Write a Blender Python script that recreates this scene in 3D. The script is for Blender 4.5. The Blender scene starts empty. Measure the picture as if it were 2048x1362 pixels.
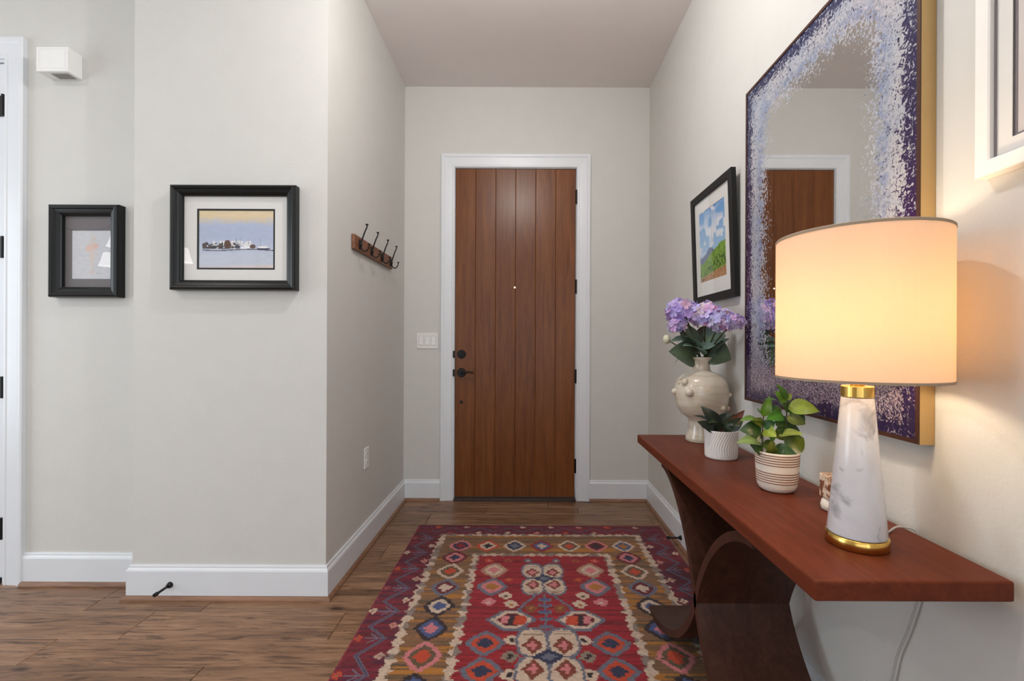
import bpy, bmesh, math, random
import numpy as np
from mathutils import Vector, Matrix
R = math.radians
random.seed(7)
S = bpy.context.scene
COL = S.collection
# ------------------------------------------------------------------ camera
F = 920.0; CH = 1.165; VX, VY = 1053.0, 686.0      # focal length in px, eye height, vanishing point in the photo
cd = bpy.data.cameras.new('camera'); cam = bpy.data.objects.new('camera', cd); COL.objects.link(cam)
cam.location = (0, 0, CH); cam.rotation_euler = (R(90), R(-0.25), 0)
cd.sensor_fit = 'HORIZONTAL'; cd.sensor_width = 36; cd.lens = 36*F/2048
cd.shift_x = (1024-VX)/2048; cd.shift_y = (VY-681)/2048; cd.clip_start = .02
S.camera = cam
def at(px, py, Y): return Vector(((px-VX)*Y/F, Y, CH-(py-VY)*Y/F))
# ------------------------------------------------------------------ world, exposure, large lights
S.view_settings.view_transform = 'Standard'; S.view_settings.look = 'None'
S.view_settings.gamma = 1; S.view_settings.use_curve_mapping = False
S.view_settings.exposure = -0.36
S.cycles.diffuse_bounces = 8; S.cycles.max_bounces = 14; S.cycles.caustics_reflective = False; S.cycles.caustics_refractive = False
w = bpy.data.worlds.new('world'); S.world = w; w.use_nodes = True
w.node_tree.nodes['Background'].inputs[0].default_value = (.86, .93, 1, 1)
w.node_tree.nodes['Background'].inputs[1].default_value = 1.0
def light(name, kind, loc, power, color=(1, 1, 1), rot=(0, 0, 0), **kw):
    l = bpy.data.lights.new(name, kind); l.energy = power; l.color = color
    for k, v in kw.items(): setattr(l, k, v)
    o = bpy.data.objects.new(name, l); o.location = loc; o.rotation_euler = rot; COL.objects.link(o); return o
ROOMB = -4.6; XL = -5.2; ZC = 3.06
# unseen area lights added as fill, standing in for daylight at the windows
light('window_daylight', 'AREA', (-1.55, ROOMB+.16, 1.45), 42, (.84, .93, 1), (R(90), 0, 0), shape='RECTANGLE', size=4.3, size_y=2.2)
light('right_window_daylight', 'AREA', (.9055-.02, -2.5, 1.45), 140, (.84, .93, 1), (R(90), 0, R(90)), shape='RECTANGLE', size=2.5, size_y=2.1)  # added to brighten the left hall wall
light('side_window_daylight', 'AREA', (XL+.16, .75, 1.45), 72, (.80, .91, 1), (R(90), 0, R(-90)), shape='RECTANGLE', size=1.9, size_y=2.1)  # extra fill for the right wall and under the console
HALL = (-.10, 1.50)
light('hall_ceiling_lamp', 'POINT', (HALL[0], HALL[1], 2.78), 78, (1, .975, .95), shadow_soft_size=.035)
light('rear_ceiling_lamp', 'POINT', (-.7, -1.5, 2.74), 28, (1, .98, .96), shadow_soft_size=.08)  # added fill lamp behind the camera, evens out the hall light
light('room_recessed_lamp', 'AREA', (-2.76, .53, ZC-.012), 17, (1, .94, .87), shape='DISK', size=.13)
# ------------------------------------------------------------------ materials
def nt(name):
    m = bpy.data.materials.new(name); m.use_nodes = True
    t = m.node_tree; return m, t, t.nodes['Principled BSDF']
def N(t, typ, **kw):
    n = t.nodes.new(typ)
    for k, v in kw.items():
        if hasattr(n, k): setattr(n, k, v)
        else: n.inputs[k].default_value = v
    return n
def L(t, a, b): t.links.new(a, b)
def ramp(t, fac, stops):
    r = t.nodes.new('ShaderNodeValToRGB'); e = r.color_ramp.elements
    while len(e) < len(stops): e.new(.5)
    for i, (p, c) in enumerate(stops):
        e[i].position = p; e[i].color = (*c, 1) if len(c) == 3 else c
    L(t, fac, r.inputs[0]); return r
def math_(t, op, a, b=None, c=None, clamp=False):
    n = t.nodes.new('ShaderNodeMath'); n.operation = op; n.use_clamp = clamp
    for i, v in enumerate((a, b, c)):
        if v is None: continue
        if isinstance(v, (int, float)): n.inputs[i].default_value = v
        else: L(t, v, n.inputs[i])
    return n.outputs[0]
def mix(t, fac, a, b):
    n = t.nodes.new('ShaderNodeMix'); n.data_type = 'RGBA'
    for s, v in ((0, fac), (6, a), (7, b)):
        if isinstance(v, (int, float)): n.inputs[s].default_value = v
        elif isinstance(v, tuple): n.inputs[s].default_value = (*v, 1)
        else: L(t, v, n.inputs[s])
    return n.outputs[2]
def coords(t, scale=(1, 1, 1), rot=(0, 0, 0)):
    tc = N(t, 'ShaderNodeTexCoord'); mp = N(t, 'ShaderNodeMapping')
    mp.inputs['Scale'].default_value = scale; mp.inputs['Rotation'].default_value = rot
    L(t, tc.outputs['Object'], mp.inputs[0]); return mp.outputs[0]
def noise(t, vec, scale, detail=4, rough=.55, dist=0):
    n = N(t, 'ShaderNodeTexNoise'); n.inputs['Scale'].default_value = scale; n.inputs['Detail'].default_value = detail
    n.inputs['Roughness'].default_value = rough; n.inputs['Distortion'].default_value = dist
    L(t, vec, n.inputs['Vector']); return n.outputs[0]
def bump(t, b, h, strength, dist=.002):
    n = N(t, 'ShaderNodeBump'); n.inputs['Strength'].default_value = strength; n.inputs['Distance'].default_value = dist
    L(t, h, n.inputs['Height']); L(t, n.outputs[0], b.inputs['Normal'])
def simple(name, c, rough=.5, metal=0, bumps=None, **kw):
    m, t, b = nt(name); b.inputs['Base Color'].default_value = (*c, 1)
    b.inputs['Roughness'].default_value = rough; b.inputs['Metallic'].default_value = metal
    for k, v in kw.items(): b.inputs[k.replace('_', ' ')].default_value = v
    v = coords(t)
    if bumps: bump(t, b, noise(t, v, bumps[0], 3), bumps[1], bumps[2])
    n = noise(t, v, 9, 2); r = ramp(t, n, [(.3, tuple(x*.988 for x in c)), (.7, tuple(min(1, x*1.01) for x in c))])
    L(t, r.outputs[0], b.inputs['Base Color']); return m
M = {}
M['wall'] = simple('wall_paint', (.60, .593, .563), .62, bumps=(110, .30, .0020))
M['ceil'] = simple('ceiling_paint', (.76, .715, .70), .8, bumps=(120, .12, .001))
M['trim'] = simple('white_trim_paint', (.70, .725, .755), .36)
M['white'] = simple('white_plastic', (.78, .77, .74), .35)
M['whitebox'] = simple('white_box_plastic', (.82, .82, .80), .45)
M['dark'] = simple('oil_rubbed_bronze', (.012, .011, .011), .38, .6)
M['black'] = simple('black_frame_lacquer', (.008, .009, .009), .33, Specular_IOR_Level=.28)
M['blackmat'] = simple('matte_black', (.011, .011, .011), .5, Specular_IOR_Level=.28)
M['brass'] = simple('brushed_brass', (.72, .46, .12), .22, 1)
M['gold'] = simple('gold_leaf_frame', (.56, .38, .17), .36, .75)
M['lip'] = simple('dark_bronze_lip', (.06, .022, .014), .4, .2)
M['mat'] = simple('white_matboard', (.76, .75, .72), .8)
M['darkmat'] = simple('dark_grey_matboard', (.13, .115, .12), .55)
M['whiteframe'] = simple('white_frame_paint', (.82, .80, .77), .5)
M['grille'] = simple('grey_grille', (.33, .32, .31), .7)
M['soil'] = simple('potting_soil', (.035, .018, .010), .95, bumps=(160, 1, .006))
M['cord'] = simple('clear_grey_cord', (.42, .41, .40), .35)
M['stem'] = simple('dark_green_stem', (.05, .055, .02), .6)
M['stem2'] = simple('leaf_stem', (.06, .10, .03), .5)
M['cream'] = simple('pale_bud', (.62, .62, .46), .8, bumps=(260, 1, .004))
M['threshold'] = simple('dark_threshold', (.035, .022, .015), .45)
def mat_attr(name, rough=.7, bumps=None, sheen=0, spec=.5, coat=0, trans=0):
    m, t, b = nt(name); a = N(t, 'ShaderNodeAttribute'); a.attribute_name = 'Col'
    L(t, a.outputs[0], b.inputs['Base Color']); b.inputs['Roughness'].default_value = rough
    b.inputs['Specular IOR Level'].default_value = spec; b.inputs['Sheen Weight'].default_value = sheen
    b.inputs['Coat Weight'].default_value = coat
    if bumps: bump(t, b, noise(t, coords(t), bumps[0], 2), bumps[1], bumps[2])
    if trans:
        tr = N(t, 'ShaderNodeBsdfTranslucent'); L(t, a.outputs[0], tr.inputs[0])
        ms = N(t, 'ShaderNodeMixShader'); ms.inputs[0].default_value = trans
        L(t, b.outputs[0], ms.inputs[1]); L(t, tr.outputs[0], ms.inputs[2]); L(t, ms.outputs[0], t.nodes['Material Output'].inputs[0])
    return m
M['rug'] = mat_attr('hooked_wool_rug', .95, (420, .8, .004), .15, .15)
M['print'] = mat_attr('printed_paper', .7)
M['petal'] = mat_attr('hydrangea_petal', .6, trans=.25)
M['leaf'] = mat_attr('leaf_surface', .28, trans=.18)
M['leafmatte'] = mat_attr('matte_leaf_surface', .55, (90, .3, .002), trans=.12)
def wood(name, axis, cols, scale=1, rough=.35, coat=0, attr=True, b_=.15, spec=.5):
    m, t, b = nt(name)
    sc = {'x': (.9, 11, 11), 'y': (11, .9, 11), 'z': (11, 11, .7)}[axis]
    v = coords(t, tuple(s*scale for s in sc))
    if attr:
        a = N(t, 'ShaderNodeAttribute'); a.attribute_name = 'Rnd'
        ad = N(t, 'ShaderNodeVectorMath', operation='MULTIPLY_ADD')
        L(t, a.outputs['Color'], ad.inputs[0]); ad.inputs[1].default_value = (37, 29, 41); L(t, v, ad.inputs[2]); v = ad.outputs[0]
    n1 = noise(t, v, 1.6, 6, .6, .9); n2 = noise(t, v, 9, 3, .6)
    f = math_(t, 'MULTIPLY_ADD', n2, .35, math_(t, 'MULTIPLY', n1, .75))
    r = ramp(t, f, [(.33, cols[0]), (.52, cols[1]), (.70, cols[2])])
    c = r.outputs[0]
    if attr:
        rr = math_(t, 'MULTIPLY_ADD', a.outputs['Fac'], .42, .79)
        mu = N(t, 'ShaderNodeVectorMath', operation='SCALE'); L(t, c, mu.inputs[0]); L(t, rr, mu.inputs['Scale']); c = mu.outputs[0]
    b.inputs['Roughness'].default_value = rough; b.inputs['Coat Weight'].default_value = coat; b.inputs['Coat Roughness'].default_value = .25; b.inputs['Specular IOR Level'].default_value = spec
    L(t, c, b.inputs['Base Color']); bump(t, b, f, b_, .002); return m, t, b, c, v
M['door'] = wood('stained_mahogany_door', 'z', [(.105, .032, .009), (.155, .050, .013), (.205, .070, .018)], 1.6, .31, spec=.26)[0]
M['table'] = wood('dark_mahogany_veneer', 'y', [(.090, .019, .0085), (.12, .026, .011), (.155, .035, .015)], 2.2, .42, 0, attr=False, b_=.03, spec=.12)[0]
M['tableleg'] = wood('dark_walnut_leg', 'z', [(.030, .010, .006), (.046, .016, .009), (.066, .025, .014)], 1.7, .42, attr=False, b_=.05, spec=.25)[0]
M['rack'] = wood('rack_wood', 'y', [(.10, .035, .018), (.17, .065, .03), (.24, .10, .05)], 2, .5, attr=False)[0]
M['shoe'] = wood('stained_shoe_moulding', 'x', [(.13, .06, .03), (.20, .10, .055), (.27, .14, .08)], 2, .45, attr=False)[0]
def floor_mat():
    m, t, b, c, v = wood('hickory_planks', 'x', [(.105, .050, .025), (.21, .112, .060), (.33, .19, .108)], 1.0, .36, .0, spec=.35)
    # mineral streaks and sparse knots
    st = ramp(t, noise(t, v, 3.0, 6, .72, 2.2), [(.38, (.22, .19, .18)), (.49, (1, 1, 1))])
    vo = N(t, 'ShaderNodeTexVoronoi'); vo.inputs['Scale'].default_value = 1.0
    L(t, coords(t, (1.9, 4.6, 1)), vo.inputs['Vector'])
    k = ramp(t, vo.outputs['Distance'], [(.025, (.16, .10, .07)), (.085, (1, 1, 1))])
    c2 = N(t, 'ShaderNodeMix', data_type='RGBA', blend_type='MULTIPLY'); c2.inputs[0].default_value = .8
    L(t, c, c2.inputs[6]); L(t, st.outputs[0], c2.inputs[7])
    c3 = N(t, 'ShaderNodeMix', data_type='RGBA', blend_type='MULTIPLY'); c3.inputs[0].default_value = .85
    L(t, c2.outputs[2], c3.inputs[6]); L(t, k.outputs[0], c3.inputs[7]); L(t, c3.outputs[2], b.inputs['Base Color']); return m
M['floor'] = floor_mat()
def marble_mat():
    m, t, b = nt('white_marble'); v = coords(t)
    n = noise(t, v, 7, 6, .6, 1.2); n2 = noise(t, coords(t, (1, 1, 1.2)), 16, 3, .5, .5)
    c = ramp(t, n, [(.34, (.66, .66, .69)), (.60, (.74, .74, .76))]).outputs[0]
    d = ramp(t, n2, [(.56, (0, 0, 0)), (.74, (1, 1, 1))]).outputs[0]
    L(t, mix(t, d, c, (.24, .24, .27)), b.inputs['Base Color']); b.inputs['Roughness'].default_value = .18
    b.inputs['Subsurface Weight'].default_value = .08; b.inputs['Subsurface Radius'].default_value = (.02, .02, .02); return m
M['marble'] = marble_mat()
def shade_mat():
    m, t, b = nt('linen_lampshade'); b.inputs['Base Color'].default_value = (.80, .74, .66, 1); b.inputs['Roughness'].default_value = .9
    v = coords(t, (1, 1, 1)); w1 = noise(t, coords(t, (220, 220, 22)), 1, 2)
    bump(t, b, w1, .12, .001)
    tr = N(t, 'ShaderNodeBsdfTranslucent'); tr.inputs[0].default_value = (.93, .71, .46, 1)
    ms = N(t, 'ShaderNodeMixShader'); ms.inputs[0].default_value = .42
    L(t, b.outputs[0], ms.inputs[1]); L(t, tr.outputs[0], ms.inputs[2]); L(t, ms.outputs[0], t.nodes['Material Output'].inputs[0]); return m
M['shade'] = shade_mat()
def glass_mat():
    m, t, b = nt('picture_glass'); g = N(t, 'ShaderNodeBsdfGlossy'); g.inputs['Roughness'].default_value = .01
    tr = N(t, 'ShaderNodeBsdfTransparent'); fr = N(t, 'ShaderNodeFresnel'); fr.inputs[0].default_value = 1.5
    ms = N(t, 'ShaderNodeMixShader'); ge = N(t, 'ShaderNodeNewGeometry'); L(t, math_(t, 'MULTIPLY', fr.outputs[0], math_(t, 'SUBTRACT', 1.0, ge.outputs['Backfacing'])), ms.inputs[0]); L(t, tr.outputs[0], ms.inputs[1]); L(t, g.outputs[0], ms.inputs[2])
    L(t, ms.outputs[0], t.nodes['Material Output'].inputs[0]); return m
M['glass'] = glass_mat()
def emit(name, c, s):
    m, t, b = nt(name); b.inputs['Base Color'].default_value = (*c, 1); b.inputs['Emission Color'].default_value = (*c, 1); b.inputs['Emission Strength'].default_value = s; return m
M['bulb'] = emit('warm_bulb', (1, .8, .5), 6)
M['diffuser'] = emit('lamp_diffuser', (1, .95, .88), 2.2)  # lens emission stands in for daylight behind the peephole
def frosted():
    m, t, b = nt('frosted_glass_dome'); e = N(t, 'ShaderNodeEmission'); e.inputs[0].default_value = (1, .95, .88, 1); e.inputs[1].default_value = 3
    tr = N(t, 'ShaderNodeBsdfTransparent'); ms = N(t, 'ShaderNodeMixShader'); ms.inputs[0].default_value = .3
    L(t, tr.outputs[0], ms.inputs[1]); L(t, e.outputs[0], ms.inputs[2]); L(t, ms.outputs[0], t.nodes['Material Output'].inputs[0]); return m
M['frost'] = frosted()
M['bell'] = emit('lit_bell_glass', (1, .97, .92), 9)
def vase_mat():
    m, t, b = nt('glazed_stoneware'); v = coords(t, (1, 1, 9))
    n = noise(t, v, 5, 4, .5, .4); n2 = noise(t, coords(t), 60, 3)
    c = ramp(t, n, [(.30, (.50, .42, .31)), (.50, (.60, .54, .44)), (.66, (.64, .59, .50))]).outputs[0]
    f = ramp(t, n2, [(.70, (0, 0, 0)), (.76, (1, 1, 1))]).outputs[0]
    L(t, mix(t, math_(t, 'MULTIPLY', f, .5), c, (.30, .18, .10)), b.inputs['Base Color'])
    b.inputs['Roughness'].default_value = .16; b.inputs['Coat Weight'].default_value = .4; b.inputs['Coat Roughness'].default_value = .06
    bump(t, b, n, .12, .003); return m
M['vase'] = vase_mat()
M['potwhite'] = simple('ridged_white_ceramic', (.72, .70, .67), .45)
M['potcream'] = simple('cream_ceramic', (.78, .72, .64), .4)
M['potstripe'] = simple('brown_stripe_glaze', (.24, .10, .055), .55)
def mottled():
    m, t, b = nt('copper_cream_mottle'); n = noise(t, coords(t), 75, 3, .6)
    L(t, ramp(t, n, [(.42, (.16, .055, .03)), (.5, (.45, .26, .16)), (.58, (.70, .58, .46))]).outputs[0], b.inputs['Base Color'])
    b.inputs['Roughness'].default_value = .3; return m
M['mottle'] = mottled()
# mirror: painted and leafed border fading into clear mirror; object origin sits at the glass centre, plane = YZ
MW, MH = .80, 1.20
def mirror_mat():
    m, t, b = nt('painted_mirror_glass')
    tc = N(t, 'ShaderNodeTexCoord'); sp = N(t, 'ShaderNodeSeparateXYZ'); L(t, tc.outputs['Object'], sp.inputs[0])
    y, z = sp.outputs[1], sp.outputs[2]
    # rounded-rectangle distance: 0 at the glass edge, grows inwards
    qy = math_(t, 'SUBTRACT', math_(t, 'ABSOLUTE', y), MW/2-.23); qz = math_(t, 'SUBTRACT', math_(t, 'ABSOLUTE', z), MH/2-.23)
    py = math_(t, 'MAXIMUM', qy, 0.0); pz = math_(t, 'MAXIMUM', qz, 0.0)
    ln = math_(t, 'SQRT', math_(t, 'ADD', math_(t, 'MULTIPLY', py, py), math_(t, 'MULTIPLY', pz, pz)))
    d = math_(t, 'SUBTRACT', .23, ln)
    edge = math_(t, 'MINIMUM', math_(t, 'SUBTRACT', MW/2, math_(t, 'ABSOLUTE', y)), math_(t, 'SUBTRACT', MH/2, math_(t, 'ABSOLUTE', z)))
    v = tc.outputs['Object']
    na = noise(t, v, 105, 3, .62, .5); nb = noise(t, v, 150, 2, .6, 1.2); nc = noise(t, v, 14, 3, .6)
    nd = noise(t, v, 78, 2, .55, 1.6)
    # leaf coverage: full at the edge, breaking into specks at ~.19 m
    nf = noise(t, v, 190, 2, .6, .8)
    dd = math_(t, 'ADD', d, math_(t, 'MULTIPLY', math_(t, 'SUBTRACT', nc, .5), .10))
    thr = ramp(t, math_(t, 'MULTIPLY', dd, 4.0), [(.0, (.0,)*3), (.30, (.36,)*3), (.52, (.50,)*3), (.70, (.60,)*3), (.92, (.80,)*3)])
    mm = math_(t, 'ADD', math_(t, 'MULTIPLY', na, .7), math_(t, 'MULTIPLY', nf, .3))
    cov = math_(t, 'MULTIPLY', math_(t, 'SUBTRACT', math_(t, 'ADD', mm, .03), thr.outputs[0]), 22, clamp=True)
    hz = math_(t, 'MULTIPLY_ADD', z, .83, .5, clamp=True)
    deep = ramp(t, hz, [(.0, (.022, .010, .055)), (.35, (.036, .004, .060)), (.62, (.018, .007, .060)), (1, (.010, .016, .075))]).outputs[0]
    n4 = noise(t, v, 9, 3, .6)
    silver = ramp(t, n4, [(.35, (.34, .38, .48)), (.5, (.47, .48, .52)), (.65, (.50, .48, .51))]).outputs[0]
    streaks = noise(t, v, 46, 3, .65, .8)
    blueband = ramp(t, math_(t, 'ABSOLUTE', math_(t, 'SUBTRACT', math_(t, 'ADD', d, math_(t, 'MULTIPLY', nc, .03)), .12)), [(.006, (1,)*3), (.034, (0,)*3)]).outputs[0]
    bb = math_(t, 'MULTIPLY', blueband, math_(t, 'MULTIPLY', math_(t, 'SUBTRACT', streaks, .38), 5, clamp=True))
    silver = mix(t, math_(t, 'MULTIPLY', bb, .6), silver, (.13, .20, .40))
    crack = math_(t, 'MULTIPLY', math_(t, 'SUBTRACT', nb, .53), 9, clamp=True)
    silver = mix(t, math_(t, 'MULTIPLY', crack, .62), silver, (.09, .09, .13))
    low = ramp(t, hz, [(.08, (1,)*3), (.24, (0,)*3)]).outputs[0]
    mauve = ramp(t, nf, [(.44, (.045, .030, .07)), (.56, (.36, .29, .34))]).outputs[0]
    silver = mix(t, low, silver, mauve)
    tdark = ramp(t, math_(t, 'MULTIPLY', edge, 10), [(.0, (.60,)*3), (.08, (.64,)*3), (.30, (.61,)*3), (.46, (.47,)*3), (.9, (.36,)*3)]).outputs[0]
    isdark = math_(t, 'MULTIPLY', math_(t, 'SUBTRACT', tdark, nd), 18, clamp=True)
    paint = mix(t, isdark, silver, deep)
    b.inputs['Roughness'].default_value = .32; L(t, paint, b.inputs['Base Color']); b.inputs['Coat Weight'].default_value = .35
    b.inputs['Coat Roughness'].default_value = .02; b.inputs['Metallic'].default_value = .15
    bump(t, b, nd, .35, .003)
    g = N(t, 'ShaderNodeBsdfGlossy'); g.inputs['Roughness'].default_value = .0; g.inputs['Color'].default_value = (.80, .79, .78, 1)
    ms = N(t, 'ShaderNodeMixShader'); L(t, cov, ms.inputs[0]); L(t, g.outputs[0], ms.inputs[1]); L(t, b.outputs[0], ms.inputs[2])
    L(t, ms.outputs[0], t.nodes['Material Output'].inputs[0]); return m
M['mirror'] = mirror_mat()
# ------------------------------------------------------------------ mesh helpers
def link(name, me, mat, parent=None, smooth=False):
    o = bpy.data.objects.new(name, me); COL.objects.link(o)
    if mat: 
        for k in (mat if isinstance(mat, (list, tuple)) else [mat]): me.materials.append(M[k] if isinstance(k, str) else k)
    if smooth:
        for p in me.polygons: p.use_smooth = True
    if parent is not None: o.parent = parent
    return o
def obj(name, bm, mat, parent=None, smooth=False, origin=None):
    """world-space bmesh -> object; local coordinates follow the parent (or origin)"""
    off = Vector(origin) if origin is not None else Vector((0, 0, 0))
    base = parent.matrix_world.translation.copy() if parent is not None else Vector((0, 0, 0))
    sh = off if origin is not None else base
    if parent is not None and parent.get('_inv') is not None: pass
    bmesh.ops.translate(bm, verts=bm.verts, vec=-sh)
    bmesh.ops.recalc_face_normals(bm, faces=bm.faces)
    me = bpy.data.meshes.new(name); bm.to_mesh(me); bm.free()
    o = link(name, me, mat, parent, smooth)
    o.location = sh - base
    bpy.context.view_layer.update()
    return o
def thing(name, label, cat, loc, group=None):
    o = bpy.data.objects.new(name, None); COL.objects.link(o); o.location = loc; o.empty_display_size = .05
    o['label'] = label; o['category'] = cat
    if group: o['group'] = group
    bpy.context.view_layer.update(); return o
def tag(o, label, cat, group=None):
    o['label'] = label; o['category'] = cat
    if group: o['group'] = group
    return o
def struct(o, label=None):
    o['kind'] = 'structure'
    if label: o['label'] = label; o['category'] = 'room structure'
    return o
def box(bm, x0, x1, y0, y1, z0, z1, bev=0, seg=2):
    r = bmesh.ops.create_cube(bm, size=1); vs = r['verts']
    bmesh.ops.scale(bm, vec=(x1-x0, y1-y0, z1-z0), verts=vs); bmesh.ops.translate(bm, vec=((x0+x1)/2, (y0+y1)/2, (z0+z1)/2), verts=vs)
    if bev:
        es = list({e for v in vs for e in v.link_edges}); bmesh.ops.bevel(bm, geom=es, offset=bev, segments=seg, profile=.5, affect='EDGES')
def BX(*a, **k): bm = bmesh.new(); box(bm, *a, **k); return bm
def mitre(bm, path, prof, to3d, closed=False, cap=True):
    """sweep profile [(outward offset, height)] along 2-D path with mitred corners"""
    n = len(path); P = [Vector(p) for p in path]; rings = []
    for i in range(n):
        a = P[i-1] if (closed or i > 0) else None; c = P[(i+1) % n] if (closed or i < n-1) else None
        d1 = (P[i]-a).normalized() if a is not None else None; d2 = (c-P[i]).normalized() if c is not None else None
        if d1 is None: d1 = d2
        if d2 is None: d2 = d1
        n1 = Vector((d1.y, -d1.x)); n2 = Vector((d2.y, -d2.x)); m = (n1+n2); m = m/max(1e-6, m.dot(n1))
        rings.append([bm.verts.new(to3d(P[i]+m*o, h)) for o, h in prof])
    k = len(prof)
    for i in range(n if closed else n-1):
        A, B = rings[i], rings[(i+1) % n]
        for j in range(k): bm.faces.new((A[j], A[(j+1) % k], B[(j+1) % k], B[j]))
    if not closed and cap: bm.faces.new(rings[0]); bm.faces.new(rings[-1][::-1])
def lathe(bm, cx, cy, prof, seg=48, cap0=True, cap1=True):
    rings = [[bm.verts.new((cx+r*math.cos(2*math.pi*i/seg), cy+r*math.sin(2*math.pi*i/seg), z)) for i in range(seg)] for r, z in prof]
    for A, B in zip(rings, rings[1:]):
        for i in range(seg): bm.faces.new((A[i], A[(i+1) % seg], B[(i+1) % seg], B[i]))
    if cap0: bm.faces.new(rings[0][::-1])
    if cap1: bm.faces.new(rings[-1])
def LA(*a, **k): bm = bmesh.new(); lathe(bm, *a, **k); return bm
def catmull(pts, n=6):
    P = [Vector(p) for p in pts]; out = []
    for i in range(len(P)-1):
        p0, p1, p2, p3 = P[max(0, i-1)], P[i], P[i+1], P[min(len(P)-1, i+2)]
        for k in range(n):
            t = k/n; out.append(.5*((2*p1)+(p2-p0)*t+(2*p0-5*p1+4*p2-p3)*t*t+(3*p1-p0-3*p2+p3)*t**3))
    out.append(P[-1]); return out
def tube(bm, pts, r, seg=8, smooth=6):
    P = catmull(pts, smooth) if smooth else [Vector(p) for p in pts]
    rr = r if callable(r) else (lambda t: r); prev = None; rings = []
    for i, p in enumerate(P):
        d = (P[min(i+1, len(P)-1)]-P[max(i-1, 0)]).normalized()
        u = (prev-d*prev.dot(d)) if prev is not None else d.orthogonal()
        u.normalize(); prev = u; v = d.cross(u); q = rr(i/(len(P)-1))
        rings.append([bm.verts.new(p+(u*math.cos(a)+v*math.sin(a))*q) for a in [2*math.pi*k/seg for k in range(seg)]])
    for A, B in zip(rings, rings[1:]):
        for i in range(seg): bm.faces.new((A[i], A[(i+1) % seg], B[(i+1) % seg], B[i]))
    bm.faces.new(rings[0][::-1]); bm.faces.new(rings[-1])
def TU(*a, **k): bm = bmesh.new(); tube(bm, *a, **k); return bm
def cyl(bm, p0, p1, r0, r1=None, seg=20):
    tube(bm, [p0, p1], (lambda t: r0+(r1-r0)*t) if r1 is not None else r0, seg, 0)
def ball(bm, c, r, seg=12, sc=(1, 1, 1)):
    x = bmesh.ops.create_uvsphere(bm, u_segments=seg, v_segments=max(6, seg*2//3), radius=r)['verts']
    bmesh.ops.scale(bm, vec=sc, verts=x); bmesh.ops.translate(bm, vec=c, verts=x)
def colgrid(name, nx, ny, pos, colors, mat, parent=None):
    """grid mesh of nx*ny vertices; pos (ny,nx,3) world, colors (ny,nx,3) linear"""
    me = bpy.data.meshes.new(name); base = np.array(parent.matrix_world.translation) if parent is not None else np.zeros(3)
    me.vertices.add(nx*ny); me.vertices.foreach_set('co', (pos.reshape(-1, 3)-base).astype(np.float32).ravel())
    i = np.arange((ny-1)*(nx-1)); r = i//(nx-1); c = i % (nx-1); a = r*nx+c
    q = np.stack([a, a+1, a+nx+1, a+nx], 1).astype(np.int32)
    me.loops.add(q.size); me.loops.foreach_set('vertex_index', q.ravel()); me.polygons.add(len(q))
    me.polygons.foreach_set('loop_start', (np.arange(len(q))*4).astype(np.int32)); me.update(calc_edges=True)
    at_ = me.color_attributes.new('Col', 'FLOAT_COLOR', 'POINT')
    rgba = np.ones((nx*ny, 4), np.float32); rgba[:, :3] = colors.reshape(-1, 3); at_.data.foreach_set('color', rgba.ravel())
    return link(name, me, mat, parent, True)
def srgb(*c):
    c = np.array(c, float)/255; return np.where(c <= .04045, c/12.92, ((c+.055)/1.055)**2.4)
rng = np.random.default_rng(3)
def vnoise(shape, cy, cx, seed=0):
    g = np.random.default_rng(seed); h, w_ = shape
    G = g.random((int(h/cy)+3, int(w_/cx)+3)); y = np.arange(h)/cy; x = np.arange(w_)/cx
    y0 = y.astype(int); x0 = x.astype(int); fy = (y-y0); fx = (x-x0); fy = (fy*fy*(3-2*fy))[:, None]; fx = (fx*fx*(3-2*fx))[None]
    a = G[np.ix_(y0, x0)]; b = G[np.ix_(y0, x0+1)]; c = G[np.ix_(y0+1, x0)]; d = G[np.ix_(y0+1, x0+1)]
    return a*(1-fy)*(1-fx)+b*(1-fy)*fx+c*fy*(1-fx)+d*fy*fx
# ------------------------------------------------------------------ room shell
HX0, HX1, HY = -.907, .9055, 3.407      # hall sides and front-door wall
LY1, LY0, LXS = 2.090, 2.206, -1.786    # left walls (nearer, farther) and the step between them
def boxes(lst):
    bm = bmesh.new()
    for b_ in lst: box(bm, *b_)
    return bm
struct(obj('wall_left', BX(LXS, HX0, LY1, HY+.14, 0, ZC), 'wall'))
D2X = -2.496; D2L = -3.36; D2T = 2.512
struct(obj('wall_left_rear', boxes([(D2X, LXS-.0005, LY0, LY0+.14, 0, ZC), (XL, D2L, LY0, LY0+.14, 0, ZC), (D2L, D2X, LY0, LY0+.14, D2T, ZC)]), 'wall'))
DX0, DX1, DT = -.536, .370, 2.462
struct(obj('wall_front', boxes([(HX0, DX0, HY, HY+.14, 0, ZC), (DX1, HX1, HY, HY+.14, 0, ZC), (DX0, DX1, HY, HY+.14, DT, ZC)]), 'wall'))
RW0, RW1 = -3.8, -1.2
struct(obj('wall_right', boxes([(HX1, HX1+.14, RW1, HY+.14, 0, ZC), (HX1, HX1+.14, ROOMB-.14, RW0, 0, ZC), (HX1, HX1+.14, RW0, RW1, 0, .35), (HX1, HX1+.14, RW0, RW1, 2.55, ZC)]), 'wall'))
bm = bmesh.new(); mitre(bm, [(RW0, .35), (RW0, 2.55), (RW1, 2.55), (RW1, .35)], [(.0, 0), (.0, .05), (.06, .05), (.06, 0)], lambda p, h: (HX1+.10-h, p.x, p.y), closed=True)
struct(obj('window_5', bm, 'trim'))  # unseen opening added to go with the right-hand fill light
wins = [(-3.7, -2.4), (-2.1, -.8), (-.5, .6)]
lst = [(XL, HX1, ROOMB-.14, ROOMB, 0, .35), (XL, HX1, ROOMB-.14, ROOMB, 2.55, ZC)]
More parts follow.
